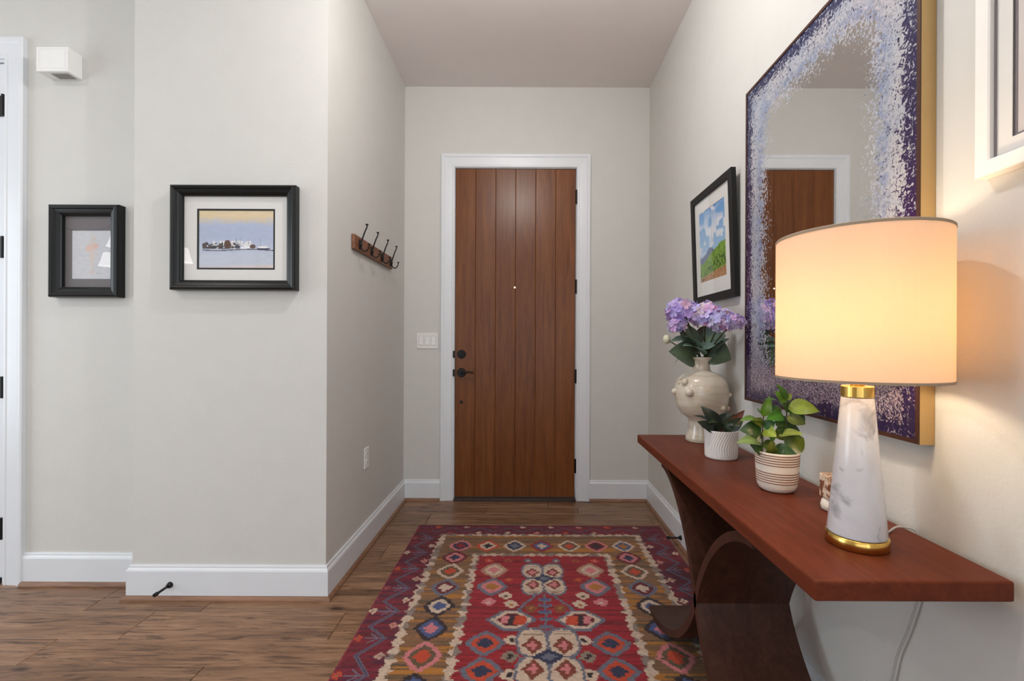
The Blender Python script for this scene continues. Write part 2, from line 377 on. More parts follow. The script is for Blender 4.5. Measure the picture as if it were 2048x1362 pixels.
xs = [XL]+[v for w_ in wins for v in w_]+[HX1]
for i in range(0, len(xs), 2): lst.append((xs[i], xs[i+1], ROOMB-.14, ROOMB, .35, 2.55))
struct(obj('wall_back', boxes(lst), 'wall'))
for i, (a, b_) in enumerate(wins):
    bm = bmesh.new(); mitre(bm, [(a, .35), (a, 2.55), (b_, 2.55), (b_, .35)], [(.0, 0), (.0, .05), (.06, .05), (.06, 0)], lambda p, h: (p.x, ROOMB-.10+h, p.y), closed=True)
    box(bm, a, b_, ROOMB-.09, ROOMB-.06, 1.43, 1.47)
    struct(obj('window_%d' % (i+1), bm, 'trim'))
SW = (-.2, 1.7)
struct(obj('wall_side', boxes([(XL-.14, XL, ROOMB-.14, SW[0], 0, ZC), (XL-.14, XL, SW[1], LY0+.14, 0, ZC), (XL-.14, XL, SW[0], SW[1], 0, .4), (XL-.14, XL, SW[0], SW[1], 2.5, ZC)]), 'wall'))
bm = bmesh.new(); mitre(bm, [(SW[0], .4), (SW[0], 2.5), (SW[1], 2.5), (SW[1], .4)], [(.0, 0), (.0, .05), (.06, .05), (.06, 0)], lambda p, h: (XL-.10+h, p.x, p.y), closed=True)
struct(obj('window_4', bm, 'trim'))
struct(obj('ceiling', BX(XL-.14, HX1+.14, ROOMB-.14, HY+.14, ZC, ZC+.12), 'ceil'))
# floor: planks running left-right, one mesh, with a random value per plank
bm = bmesh.new(); lay = bm.verts.layers.float_color.new('Rnd')
rows = [3.56]
ws = [.19, .127, .165]
ys = [1.985, 1.801, 1.652]
y = 1.985
up = []
k = 0
while y < 3.6: y += ws[k % 3]; up.append(y); k += 1
dn = []; y = 1.652; k = 1
while y > ROOMB-.1: y -= ws[k % 3]; dn.append(y); k += 1
edges = up[::-1]+ys+dn
forced = {1.985+.19: [-1.405, .4], 1.985: [-1.594, -.774, .9], 1.801: [-1.827, -.2], 1.652: [-1.15, .5]}
pr = random.Random(11)
for a, b_ in zip(edges, edges[1:]):
    key = [f for f in forced if abs(f-a) < .001]; cuts = [XL-.14]
    if key: js = forced[key[0]]; 
    else: js = []
    x = XL-.14+pr.uniform(.2, 1.4)
    while x < HX1+.1:
        if not js or min(abs(x-j) for j in js) > .5: cuts.append(x)
        x += pr.uniform(.55, 1.7)
    cuts = sorted(cuts+js+[HX1+.14])
    for x0, x1 in zip(cuts, cuts[1:]):
        n0 = len(bm.verts); g = .0007; e = .0022; z1 = 0; z0 = -.0022
        c = (pr.random(), pr.random(), pr.random(), 1); c = (c[0], c[1], c[2], 1)
        o = [(x0+g, b_+g), (x1-g, b_+g), (x1-g, a-g), (x0+g, a-g)]; i_ = [(x0+g+e, b_+g+e), (x1-g-e, b_+g+e), (x1-g-e, a-g-e), (x0+g+e, a-g-e)]
        vb = [bm.verts.new((*p, -.02)) for p in o]; vo = [bm.verts.new((*p, z0)) for p in o]; vi = [bm.verts.new((*p, z1)) for p in i_]
        for v in vb+vo+vi: v[lay] = c
        bm.faces.new(vi)
        for j in range(4): bm.faces.new((vo[j], vo[(j+1) % 4], vi[(j+1) % 4], vi[j])); bm.faces.new((vb[j], vb[(j+1) % 4], vo[(j+1) % 4], vo[j]))
struct(obj('floor', bm, 'floor'))
struct(obj('subfloor', BX(XL-.14, HX1+.14, ROOMB-.14, HY+.14, -.12, -.0195), 'threshold'))
bpy.data.objects['subfloor'].name = 'trim_9'
# baseboards and shoe mouldings
BP = [(0, 0), (.0, .152), (.006, .152), (.008, .148), (.0085, .140), (.0135, .134), (.016, .127), (.016, 0)]
SP = [(.016, 0), (.016, .019), (.022, .018), (.028, .013), (.0315, .006), (.032, 0)]
inv = lambda prof: [(o, h) for o, h in prof]
tw = lambda p, h: (p.x, p.y, h)
def base(name, path, tn):
    bm = bmesh.new(); mitre(bm, path, BP, tw); struct(obj(name, bm, 'trim'))
    bm = bmesh.new(); mitre(bm, path, SP, tw); struct(obj(tn, bm, 'shoe'))
# outward = right-hand side of the travel direction
base('baseboard_left', [(-2.400, LY0), (LXS, LY0), (LXS, LY1), (HX0, LY1), (HX0, HY), (-.634, HY)], 'trim_1')
base('baseboard_right', [(.468, HY), (HX1, HY), (HX1, ROOMB)], 'trim_2')
# casings
CP = [(0, 0), (0, .010), (.004, .014), (.013, .015), (.018, .012), (.030, .0135), (.070, .017), (.076, .021), (.090, .022), (.098, .020), (.098, 0)]
def casing(name, x0, x1, zt, Y):
    bm = bmesh.new()
    mitre(bm, [(x1, 0), (x1, zt), (x0, zt), (x0, 0)], CP, lambda p, h: (p.x, Y-h, p.y))
    return struct(obj(name, bm, 'trim'))
casing('trim_3', DX0, DX1, DT, HY)
casing('trim_4', D2L, D2X, D2T, LY0)
# jamb linings
struct(obj('trim_5', boxes([(DX0, DX0+.004, HY-.002, HY+.14, 0, DT), (DX1-.004, DX1, HY-.002, HY+.14, 0, DT), (DX0+.004, DX1-.004, HY-.002, HY+.14, DT-.004, DT)]), 'trim'))
struct(obj('trim_6', boxes([(D2X-.012, D2X, LY0-.002, LY0+.14, 0, D2T), (D2L, D2L+.012, LY0-.002, LY0+.14, 0, D2T), (D2L+.012, D2X-.012, LY0-.002, LY0+.14, D2T-.012, D2T)]), 'trim'))
struct(obj('trim_7', BX(DX0+.004, DX1-.004, HY-.03, HY+.14, 0, .018, bev=.003), 'threshold'))
# ---- front door
dx0, dx1, dz0, dz1 = DX0+.007, DX1-.009, .024, DT-.008; dy = HY+.004
bm = bmesh.new(); lay = bm.verts.layers.float_color.new('Rnd'); pw = (dx1-dx0)/6
for i in range(6):
    n0 = set(bm.verts); box(bm, dx0+i*pw, dx0+(i+1)*pw, dy, dy+.035, dz0, dz1)
    vs = [v for v in bm.verts if v not in n0]
    c = (random.random(), random.random(), random.random(), 1)
    es = [e for e in {e for v in vs for e in v.link_edges} if all(abs(v.co.y-dy) < 1e-6 for v in e.verts) and abs(e.verts[0].co.x-e.verts[1].co.x) < 1e-6]
    for v in vs: v[lay] = c
    bmesh.ops.bevel(bm, geom=es, offset=.0032, segments=1, affect='EDGES')
d1 = obj('door_1', bm, 'door', origin=(0, dy, 0)); struct(d1, 'tall brown stained wooden front door of six vertical planks')
obj('door_core', BX(dx0+.001, dx1-.001, dy+.0365, dy+.045, dz0, dz1), 'threshold', d1)
def disc(bm, x, z, y0, y1, r, r1=None): cyl(bm, (x, y0, z), (x, y1, z), r, r1, 28)
hx = (923-VX)/270.
bm = bmesh.new(); z = CH-(709-VY)/270; disc(bm, hx, z, dy, dy-.008, .033, .030); disc(bm, hx, z, dy-.008, dy-.016, .022, .019); box(bm, hx-.004, hx+.004, dy-.034, dy-.016, z-.017, z+.017, bev=.002)
obj('deadbolt', bm, 'dark', d1)
z = CH-(746-VY)/270; bm = bmesh.new(); disc(bm, hx, z, dy, dy-.010, .034, .030); disc(bm, hx, z, dy-.010, dy-.05, .012, .011)
dh = obj('door_handle', bm, 'dark', d1)
obj('lever', TU([(hx, dy-.048, z), (hx+.03, dy-.052, z+.004), (hx+.06, dy-.052, z+.007), (hx+.095, dy-.048, z-.002)], lambda t: .009-.004*t, 10), 'dark', dh)
bm = bmesh.new(); z = CH-(805-VY)/270; disc(bm, hx, z, dy, dy-.003, .0125, .011); obj('keyhole_cover', bm, 'dark', d1)
bm = bmesh.new(); z = CH-(575-VY)/270; disc(bm, (1029-VX)/270, z, dy, dy-.003, .0085, .0075); pe = obj('peephole', bm, 'brass', d1)
bm = bmesh.new(); disc(bm, (1029-VX)/270, z, dy-.003, dy-.0042, .0055); obj('peephole_lens', bm, M['diffuser'], pe)
pe['label'] = 'small brass peephole with daylight showing through'
for py in (394, 573, 752, 931):
    z = CH-(py-VY)/270; bm = bmesh.new(); cyl(bm, (dx1+.004, dy-.010, z-.052), (dx1+.004, dy-.010, z+.052), .0075, seg=12)
    box(bm, dx1-.004, dx1+.005, dy-.006, dy+.002, z-.05, z+.05); obj('hinge', bm, 'dark', d1)
for py in (709, 746):
    z = CH-(py-VY)/270; obj('strike_plate', BX(DX0-.006, DX0+.007, HY-.024, HY-.012, z-.026, z+.026, bev=.003), 'dark', d1)
# ---- white side door on the left
bm = bmesh.new(); X0, X1 = D2L+.016, D2X-.016; Y0 = LY0+.006
box(bm, X0, X1, Y0+.006, Y0+.040, .012, D2T-.016)
pan = [(.22, 1.02), (1.15, 2.36)]
def rail(a, b_, c, d): box(bm, a, b_, Y0, Y0+.0055, c, d, bev=.002)
rail(X0, X0+.12, .012, D2T-.016); rail(X1-.12, X1, .012, D2T-.016)
for a, b_ in ((.012, .22), (1.02, 1.15), (2.36, D2T-.016)): rail(X0+.12, X1-.12, a, b_)
for a, b_ in pan: box(bm, X0+.16, X1-.16, Y0, Y0+.0055, a+.04, b_-.04, bev=.0045)
d2 = obj('door_2', bm, 'trim'); struct(d2, 'white panelled interior door at the left edge with black hinges')
for py in (216, 499, 779, 1061):
    z = CH-(py-VY)/417; bm = bmesh.new(); cyl(bm, (D2X-.014, Y0-.010, z-.052), (D2X-.014, Y0-.010, z+.052), .0075, seg=12)
    box(bm, D2X-.045, D2X-.012, Y0-.003, Y0-.0003, z-.05, z+.05); box(bm, D2X-.013, D2X-.0105, Y0-.010, Y0+.03, z-.05, z+.05); obj('hinge', bm, 'dark', d2)
bm = bmesh.new(); ball(bm, (X0+.07, Y0-.06, .95), .028, 16); cyl(bm, (X0+.07, Y0, .95), (X0+.07, Y0-.05, .95), .010); obj('door_knob', bm, 'dark', d2)
obj('door_sweep', BX(X0, X1, Y0-.006, Y0-.0005, .004, .028), 'dark', d2)
# ------------------------------------------------------------------ rug
RU, RW, RL, RY = .087, 1.524, 2.44, 2.913
def C_(*v): return srgb(*v)
red, deep, brown, must, olive, cream, slate, navy, pink, orange, dk, teal, blue = C_(158, 20, 34), C_(112, 16, 34), C_(138, 104, 66), C_(186, 128, 44), C_(108, 92, 62), C_(222, 208, 178), C_(112, 122, 136), C_(50, 54, 84), C_(224, 140, 140), C_(208, 78, 38), C_(52, 34, 38), C_(78, 100, 100), C_(78, 98, 146)
def make_rug():
    cell = .0034; nx = int(RW/cell)+1; ny = int(RL/cell)+1
    u = np.linspace(-RW/2, RW/2, nx)[None, :].repeat(ny, 0); v = np.linspace(0, RL, ny)[:, None].repeat(nx, 1)
    U, V = u.copy(), v.copy()
    st = .0085                                           # hooked rows make stepped edges
    row = np.floor(V/st).astype(int); rj = rng.random(row.max()+2)-.5
    Vq = row*st+st/2
    jit = .010*rj[row]+.008*(vnoise(U.shape, 2.5, 9, 5)-.5)
    Vc = np.where(Vq > RL/2, RL-Vq, Vq)                  # far and near halves mirror each other
    Us = U+jit; A = np.abs(Us); sg = np.sign(Us)
    streak = vnoise(U.shape, 2.2, 60, 1); streak2 = vnoise(U.shape, 5, 110, 2); fine = vnoise(U.shape, 1.2, 3, 3)
    def shade(c, s, amt): return c[None, None, :]*(1+amt*(s[..., None]-.5))
    col = shade(red, streak, .9)*(.86+.28*fine[..., None])
    ob = (A > .575) | (Vc < .150)
    outer = shade(deep*.95+red*.12, streak2, 1.1)
    pur = (streak > .60)[..., None]; outer = np.where(pur, C_(92, 18, 52)*np.ones(3), outer)
    bd = (A > .352) | (Vc < .410)
    bc = shade(brown, streak, .5); bc = np.where((streak2 > .66)[..., None], shade(must, streak, .4), bc); bc = np.where((streak < .27)[..., None], shade(olive, fine, .5), bc)
    col = np.where(bd[..., None], bc, col)
    # cream stepped edging: inner and outer sides of the brown band
    def tri(x, p): return np.abs(((x/p) % 1)-.5)*2
    per = .052
    sideD_o = .578-A; sideD_i = A-.350; topD_o = Vc-.152; topD_i = .408-Vc
    wv = .008+.017*tri(Vc, per)+.008*(vnoise(U.shape, 3, 3, 8)-.5); wu = .006+.014*tri(Us, per)+.008*(vnoise(U.shape, 3, 3, 9)-.5)
    cr = ((np.abs(sideD_o+.002) < wv) & (Vc > .14)) | ((np.abs(sideD_i-.004) < wv) & (Vc > .395))
    cr |= ((np.abs(topD_o) < wu) & (A < .60)) | ((np.abs(topD_i) < wu) & (A < .368))
    col = np.where((ob & ~cr)[..., None], outer, col)
    crc = shade(cream, fine, .45); crc = np.where((vnoise(U.shape, 10, 14, 4) > .62)[..., None], shade(C_(150, 142, 128), fine, .4), crc)
    col = np.where(cr[..., None], crc, col)
    def put(mask, c): col[mask] = (c[None, :]*(1+.35*(fine[mask][:, None]-.5)))
    def dia(cu, cv, a, b, sc=1.0, both=True, pw=1.0):
        d = np.full(U.shape, 9.)
        for s in ((1, -1) if both else (1,)):
            d = np.minimum(d, (np.abs((Us-s*cu)/a))**pw+(np.abs((Vc-cv)/b))**pw)
        return d
    def motif(cu, cv, a, b, oc, fc, cc, both=True):
        d = dia(cu, cv, a, b, both=both, pw=1.25)
        put(d < 1.0, oc); put(d < .66, fc)
        # little stepped star in the middle
        for s in ((1, -1) if both else (1,)):
            x = np.abs(Us-s*cu)/a; y = np.abs(Vc-cv)/b
            put(((x < .12) & (y < .42)) | ((x < .42) & (y < .13)) | ((x < .27) & (y < .27)), cc)
    tops = [(-.457, pink, navy, red), (-.303, orange, cream, dk), (-.149, cream, navy, slate), (.005, red, blue, cream), (.160, cream, olive, orange), (.314, pink, deep, dk), (.468, cream, blue, must)]
    for cu, o, f, c in tops: motif(cu, .297, .066, .074, o, f, c, both=False)
    side = [(.440, deep, pink, navy), (.590, cream, olive, orange), (.745, slate, deep, cream), (.897, dk, cream, blue), (1.055, dk, blue, pink), (1.215, pink, olive, orange)]
    for cv, o, f, c in side: motif(.466, cv, .070, .080, o, f, c)
    motif(.244, .577, .070, .078, C_(190, 150, 120), cream, pink); motif(.245, .735, .074, .080, slate, pink, must)
    motif(.242, 1.145, .078, .074, slate, orange, navy); motif(.239, 1.300, .076, .066, cream, olive, orange)
    def star(cu, cv, r, c, c2, both=True):
        for s in ((1, -1) if both else (1,)):
            x = np.abs(Us-s*cu); y = np.abs(Vc-cv)
            put(((x < r*.38) & (y < r)) | ((x < r) & (y < r*.40)) | ((x < r*.72) & (y < r*.72)), c); put((x < r*.30) & (y < r*.34), c2)
    for cu, cv, r, c, c2 in ((.176, .815, .030, cream, olive), (.250, .865, .030, pink, cream), (.151, .882, .030, cream, must), (.14, 1.128, .031, cream, dk), (.144, 1.22, .030, C_(150, 142, 120), dk), (.133, 1.317, .032, blue, pink), (.28, .475, .022, orange, pink), (.18, .475, .020, C_(170, 90, 50), red), (.075, .475, .022, slate, cream), (.17, .67, .018, orange, must), (.063, .91, .030, C_(140, 84, 44), must)): star(cu, cv, r, c, c2)
    # hexagons beside the spine
    for s in (1, -1):
        x = np.abs(Us-s*.144); y = np.abs(Vc-.995); h = np.maximum(y/.072, x/.108+.68*y/.072)
        put(h < 1, slate); put(h < .82, cream); put((h < .60), deep); put((np.abs(Us-s*.115) < .032) & (y < .03), orange); put((np.abs(Us-s*.165) < .022) & (y < .026), pink); put((x < .012) & (y < .035), dk)
    # winged medallions on the axis
    for cv, k in ((.657, 1.0), (1.222, 1.16)):
        for s in (1, -1):
            for w_ in (-1, 1):
                ex = (np.abs((Us-s*.052*k)/(.056*k))**2.5+np.abs((Vc-cv-w_*.074*k)/(.080*k))**2.5)**.4
                put(ex < 1, slate)
        x = np.abs(Us); y = np.abs(Vc-cv)
        for s in (1, -1):
            for w_ in (-1, 1):
                ex = (np.abs((Us-s*.052*k)/(.056*k))**2.5+np.abs((Vc-cv-w_*.074*k)/(.080*k))**2.5)**.4
                put(ex < .84, cream)
                put((ex < .74) & (w_*(Vc-cv) > .105*k) & (streak > .5), C_(168, 148, 120))
                X = np.abs(Us-s*.051*k); Y_ = np.abs(Vc-cv-w_*.058*k)
                put((X/(.036*k)+Y_/(.046*k)) < 1, C_(134, 66, 40)); put(((X < .007) & (Y_ < .024)) | ((X < .018) & (Y_ < .009)), pink)
        put((x/(.055*k)+y/(.036*k)) < 1.05, navy); put((x/(.03*k)+y/(.02*k)) < 1, slate)
    put((A < .0045) & (Vc > .80) & (Vc < 1.09), slate)
    for cv in (.842, .888, .935, .985, 1.036):
        put((A < .030) & (np.abs(Vc-cv-.010*(1-A/.03)) < .011), slate); put((A < .020) & (np.abs(Vc-cv) < .005), blue)
    # arms from the first medallion down to the hexagons
    for s in (1, -1):
        t_ = np.clip((Vc-.79)/(.93-.79), 0, 1); cx = .040+.075*(t_*t_*(3-2*t_))
        put((np.abs(Us*s-cx) < .008) & (Vc > .79) & (Vc < .93), slate)
    # outer zigzag with sprigs
    p = .184
    Vs = np.where(V > RL/2, RL-V, V); ph = ((Vs-.31) % p)/p; zz = np.where(ph < .40, .718-.083*ph/.40, .635+.083*(ph-.40)/.60)
    put((np.abs(np.abs(U)-zz) < .0095) & (Vc > .13) & (A > .60), C_(112, 108, 124)); put((np.abs(np.abs(U)-zz) < .0032) & (Vc > .13) & (A > .60), C_(66, 66, 92))
    pj = ((Us+.02) % .175)/.175; zt = np.where(pj < .5, .045+.062*pj*2, .107-.062*(pj-.5)*2)
    put((np.abs(Vc-zt) < .0075) & (A < .66), C_(96, 82, 100))
    cols = [cream, C_(214, 150, 130), orange, C_(200, 176, 150), C_(160, 60, 70), cream]
    for k in range(-1, 7):
        cv = .384+p*k
        for q, (uu, vv) in enumerate(((.738, cv), (.622, cv+.10))):
            if vv < .03 or vv > 1.25: continue
            d = np.abs(A-uu)/.020+np.abs(Vc-vv)/.024; put(d < 1, cols[(k*2+q) % 6]); put(d < .35, C_(150, 110, 90))
        put((np.abs(Vc-cv) < .0045) & (A > .64) & (A < .712), C_(120, 116, 132))
        put((np.abs(np.abs(Vs-cv)-(np.abs(U)-.660)*.8) < .0042) & (np.abs(U) > .660) & (np.abs(U) < .695), C_(120, 116, 132))
    for k in range(-4, 5):
        x = k*.175-.02+.0875
        d = np.abs(Us-x)/.022+np.abs(Vc-.035)/.018; put((d < 1) & (A < .7), cols[k % 6])
        d = np.abs(Us-x-.0875)/.020+np.abs(Vc-.118)/.018; put((d < 1) & (A < .6), cols[(k+2) % 6])
    put((A > RW/2-.008) | (V < .006), C_(150, 44, 60))
    hgt = .0095+.0018*vnoise(U.shape, 1.6, 1.6, 12)+.0012*vnoise(U.shape, 6, 6, 13)
    hgt[0], hgt[-1], hgt[:, 0], hgt[:, -1] = .0012, .0012, .0012, .0012
    pos = np.stack([RU+u, RY-v, hgt], -1)
    col[:] = np.clip(col*np.array([.72, .62, .66]), 0, 1)
    o = colgrid('area_rug', nx, ny, pos, col, 'rug')
    o.data.flip_normals()
    tag(o, 'red, olive and cream patterned wool area rug on the plank floor', 'rug')
    # woven backing gives the rug its underside
    obj('rug_backing', BX(RU-RW/2+.003, RU+RW/2-.003, RY-RL+.003, RY-.003, .0002, .0010), 'threshold', o)
make_rug()
# ------------------------------------------------------------------ console table
TX0, TX1, TY0, TY1, TZ = .523, .886, .831, 2.165, .737
tb = thing('console_table', 'dark mahogany console table with curved crossing slab legs along the right wall', 'table', ((TX0+TX1)/2, (TY0+TY1)/2, 0.012))
obj('tabletop', BX(TX0, TX1, TY0, TY1, TZ-.038, TZ, bev=.005, seg=3), 'table', tb)
def leg_slab(side):
    yc = 1.458; zc = .350; top = TZ-.038-.0005; zf = .0125; th = .0125; bt = top-th*.6-zc; bb = zc-zf-th*.3
    pts = []
    for i in range(24): a = math.pi/2*(1-i/24); h = math.sin(a); pts.append((.34*bt*h+.25*(1-math.cos(a)), zc+bt*h))
    for i in range(29): a = math.pi/2*i/28; h = math.sin(a); pts.append((-.36*bb*h-.42*(1-math.cos(a)), zc-bb*h))
    bm = bmesh.new(); rings = []
    for i, p in enumerate(pts):
        q0 = pts[max(0, i-1)]; q1 = pts[min(len(pts)-1, i+1)]; d = Vector((q1[0]-q0[0], q1[1]-q0[1])).normalized(); n = Vector((-d.y, d.x))
        r = []
        for s, x in ((1, TX0+.014), (1, TX1-.057), (-1, TX1-.057), (-1, TX0+.014)):
            o = p[0]+n.x*th*s; z = min(max(p[1]+n.y*th*s, zf), top)
            r.append(bm.verts.new((x, yc+side*o, z)))
        rings.append(r)
    for A, B in zip(rings, rings[1:]):
        for j in range(4): bm.faces.new((A[j], A[(j+1) % 4], B[(j+1) % 4], B[j]))
    bm.faces.new(rings[0]); bm.faces.new(rings[-1][::-1]); bmesh.ops.remove_doubles(bm, verts=bm.verts, dist=1e-5)
    return bm
for s in (1, -1): obj('leg', leg_slab(s), 'tableleg', tb)
# ------------------------------------------------------------------ table lamp
lx, ly = .711, .988
lamp = thing('table_lamp', 'lit table lamp with cream drum shade and marble base on the console', 'lamp', (lx, ly, TZ))
obj('brass_base', LA(lx, ly, [(.056, TZ+.0005), (.0575, TZ+.002), (.0575, TZ+.022), (.056, TZ+.0235), (.02, TZ+.0238)], 64), 'brass', lamp, True)
obj('marble_body', LA(lx, ly, [(.050, TZ+.0240), (.0535, TZ+.0245), (.0545, TZ+.027), (.0300, TZ+.312), (.0290, TZ+.3145), (.02, TZ+.315)], 64), 'marble', lamp)
for p in bpy.data.objects['marble_body'].data.polygons: p.use_smooth = len(p.vertices) == 4
obj('brass_cap', LA(lx, ly, [(.028, TZ+.3155), (.0305, TZ+.317), (.0305, TZ+.338), (.029, TZ+.340), (.012, TZ+.3405)], 48), 'brass', lamp)
obj('socket', LA(lx, ly, [(.013, TZ+.341), (.014, TZ+.352), (.010, TZ+.354), (.010, TZ+.366), (.016, TZ+.368), (.016, TZ+.43), (.012, TZ+.435)], 32), 'brass', lamp)
bm = bmesh.new(); ball(bm, (lx, ly, TZ+.485), .028, 20, (1, 1, 1.15)); cyl(bm, (lx, ly, TZ+.436), (lx, ly, TZ+.46), .013, .018)
bu = obj('light_bulb', bm, 'bulb', lamp, True); bu.visible_shadow = True
SZ0, SZ1, SR = 1.090, 1.397, .1555
obj('lamp_shade', LA(lx, ly, [(SR-.0012, SZ0), (SR, SZ0), (SR, SZ1), (SR-.0012, SZ1), (SR-.0012, SZ0)], 96, False, False), 'shade', lamp)
for p in bpy.data.objects['lamp_shade'].data.polygons: p.use_smooth = False
M['rim'] = simple('shade_rim_tape', (.34, .26, .18), .8)
for z in (SZ0+.002, SZ1-.004):
    bm = bmesh.new(); lathe(bm, lx, ly, [(SR-.003, z-.002), (SR+.0008, z-.002), (SR+.0008, z+.003), (SR-.003, z+.003), (SR-.003, z-.002)], 96, False, False); obj('shade_rim', bm, 'rim', lamp)
bm = bmesh.new()
for k in range(3):
    a = 2*math.pi*k/3+.3; cyl(bm, (lx, ly, SZ1-.02), (lx+(SR-.003)*math.cos(a), ly+(SR-.003)*math.sin(a), SZ1-.006), .0015, seg=6)
ball(bm, (lx, ly, SZ1-.008), .008)
for s in (-1, 1): tube(bm, [(lx, ly+s*.012, TZ+.37), (lx, ly+s*.045, TZ+.43), (lx, ly+s*.055, TZ+.53), (lx, ly+s*.02, SZ1-.03), (lx, ly, SZ1-.02)], .0013, 6)
obj('harp', bm, 'brass', lamp)
light('table_lamp_bulb', 'POINT', (lx, ly, TZ+.485), 5.2, (1, .79, .54), shadow_soft_size=.034).parent = None
bu.visible_shadow = False
cz = TZ+.003
cb = TU([(lx+.055, ly+.010, cz), (lx+.085, ly+.035, cz), (lx+.12, ly+.060, cz+.001), (lx+.150, ly+.075, cz+.004), (TX1+.001, ly+.062, cz+.003), (.8905, ly+.055, TZ-.012), (.893, ly+.045, .66), (.893, ly+.055, .60), (.893, ly+.085, .50), (.893, ly+.115, .42), (.893, ly+.135, .34), (.893, ly+.17, .27), (.893, ly+.18, .19), (.892, ly+.20, .175)], .0024, 8)
co = obj('power_cord', cb, 'cord', lamp, True); co['label'] = 'thin grey power cord running over the table edge'
# ------------------------------------------------------------------ vase
vx, vy = .772, 2.030
bm = LA(vx, vy, [(.020, TZ+.0005), (.064, TZ+.0005), (.067, TZ+.004), (.065, TZ+.020), (.056, TZ+.050), (.053, TZ+.080), (.055, TZ+.096), (.066, TZ+.106), (.086, TZ+.120), (.103, TZ+.143), (.112, TZ+.172), (.115, TZ+.208), (.113, TZ+.240), (.103, TZ+.268), (.083, TZ+.289), (.060, TZ+.301), (.044, TZ+.308), (.037, TZ+.316), (.035, TZ+.335), (.038, TZ+.352), (.046, TZ+.368), (.044, TZ+.370), (.034, TZ+.352), (.031, TZ+.33), (.033, TZ+.30), (.05, TZ+.285)], 64, cap1=False)
vase = obj('ceramic_vase', bm, 'vase', None, True, origin=(vx, vy, TZ)); tag(vase, 'round cream glazed ceramic vase with raised bumps at far end of console', 'vase')
def onvase(px, py):
    z = CH-(py-VY)*vy/F; prof = [(.055, .096), (.086, .120), (.103, .143), (.112, .172), (.115, .208), (.113, .240), (.103, .268), (.083, .289), (.06, .301)]
    h = z-TZ; r = .1
    for (r0, h0), (r1, h1) in zip(prof, prof[1:]):
        if h0 <= h <= h1: r = r0+(r1-r0)*(h-h0)/(h1-h0)
    a0 = math.atan2(-vy, -vx); tgt = (px-VX)/F; best = None
    for k in range(-90, 91, 2):
        a = a0+R(k); x = vx+r*math.cos(a); y = vy+r*math.sin(a); e = abs(x/y-tgt)
        if best is None or e < best[0]: best = (e, x, y)
    return Vector((best[1], best[2], z))
for px, py, r in ((1379, 780, .019), (1371, 761, .016), (1350, 782, .015), (1446, 809, .013), (1459, 785, .010), (1458, 812, .011), (1360, 763, .008), (1447, 822, .009)):
    p = onvase(px, py); bm = bmesh.new(); ball(bm, p, r, 16); obj('raised_bump', bm, 'vase', vase, True)
# ------------------------------------------------------------------ leaves and flowers
def leaf(bm, base, tip, w, nrm, curl=.15, fold=.25, shape=1.0, col=(.1, .3, .05), lay=None, nx=8, ny=4, rib=(1.25, 1.25, 1.1), droop=0):
    b, tp = Vector(base), Vector(tip); ax = tp-b; ln = ax.length; ax.normalize()
    n = Vector(nrm); n = (n-ax*n.dot(ax)).normalized(); sd = ax.cross(n)
    V = []
    for i in range(nx+1):
        t = i/nx; hw = w/2*(math.sin(math.pi*min(1, t**(.72*shape)))**.78) if 0 < i < nx else w*.012
        c = b+ax*ln*t+n*(ln*curl*math.sin(math.pi*t)) - Vector((0, 0, droop*ln*t*t))
        row = []
        for j in range(-ny//2, ny//2+1):
            s = j/(ny/2); v = bm.verts.new(c+sd*hw*s+n*(abs(s)**1.3*hw*fold))
            k = 1.0 if j else rib[0]; e = random.uniform(.92, 1.08)
            v[lay] = (col[0]*k*e, col[1]*(rib[1] if not j else 1)*e, col[2]*(rib[2] if not j else 1), 1); row.append(v)
        V.append(row)
    for A, B in zip(V, V[1:]):
        for j in range(len(A)-1): bm.faces.new((A[j], A[j+1], B[j+1], B[j]))
def leafobj(name, parent, *a, mat='leaf', **k):
    bm = bmesh.new(); lay = bm.verts.layers.float_color.new('Col'); leaf(bm, *a, lay=lay, **k); return obj(name, bm, mat, parent, True)
G1, G2, G3, G4, G5 = (.055, .17, .022), (.13, .27, .03), (.27, .38, .05), (.035, .085, .02), (.16, .19, .03)
# larger plant
qx, qy = .738, 1.353
pl = thing('potted_plant', 'bushy green glossy-leaved houseplant in cream pot with brown stripes', 'plant', (qx, qy, TZ))
prof = [(.018, TZ+.0005), (.040, TZ+.001), (.047, TZ+.006), (.0525, TZ+.016), (.0555, TZ+.034), (.0595, TZ+.112), (.0600, TZ+.116), (.0575, TZ+.116), (.056, TZ+.104), (.054, TZ+.098)]
pot = obj('plant_pot', LA(qx, qy, prof, 64), 'potcream', pl, True)
bm = bmesh.new()
for h in (.030, .037, .044, .051, .058, .081, .088, .095, .102, .109):
    r = .0555+.0040*(h-.034)/.078+.0004
    if h < .034: r = .0552
    lathe(bm, qx, qy, [(r-.002, TZ+h-.0015), (r+.0002, TZ+h-.0013), (r+.0002, TZ+h+.0013), (r-.002, TZ+h+.0015), (r-.002, TZ+h-.0015)], 64, False, False)
obj('pot_stripe', bm, 'potstripe', pot)
obj('soil', LA(qx, qy, [(.0535, TZ+.090), (.0535, TZ+.0965), (.03, TZ+.099), (.005, TZ+.100)], 32), 'soil', pl, True)
def pp(x, y, dy=0): return at(1460+x*.1322, 740+y*.1322, qy+dy)
obj('stem', TU([pp(490, 1290, -.005), pp(498, 1050, -.005), pp(500, 850, 0), pp(512, 690, 0)], lambda t: .0028-.0012*t, 8), 'stem', pl, True)
obj('stem', TU([pp(835, 1290, .005), pp(845, 1000, .005), pp(855, 750, 0), pp(875, 440, 0)], lambda t: .0030-.0014*t, 8), 'stem', pl, True)
UPN, FR = Vector((0, -.35, 1)), Vector((-.2, -1, .35))
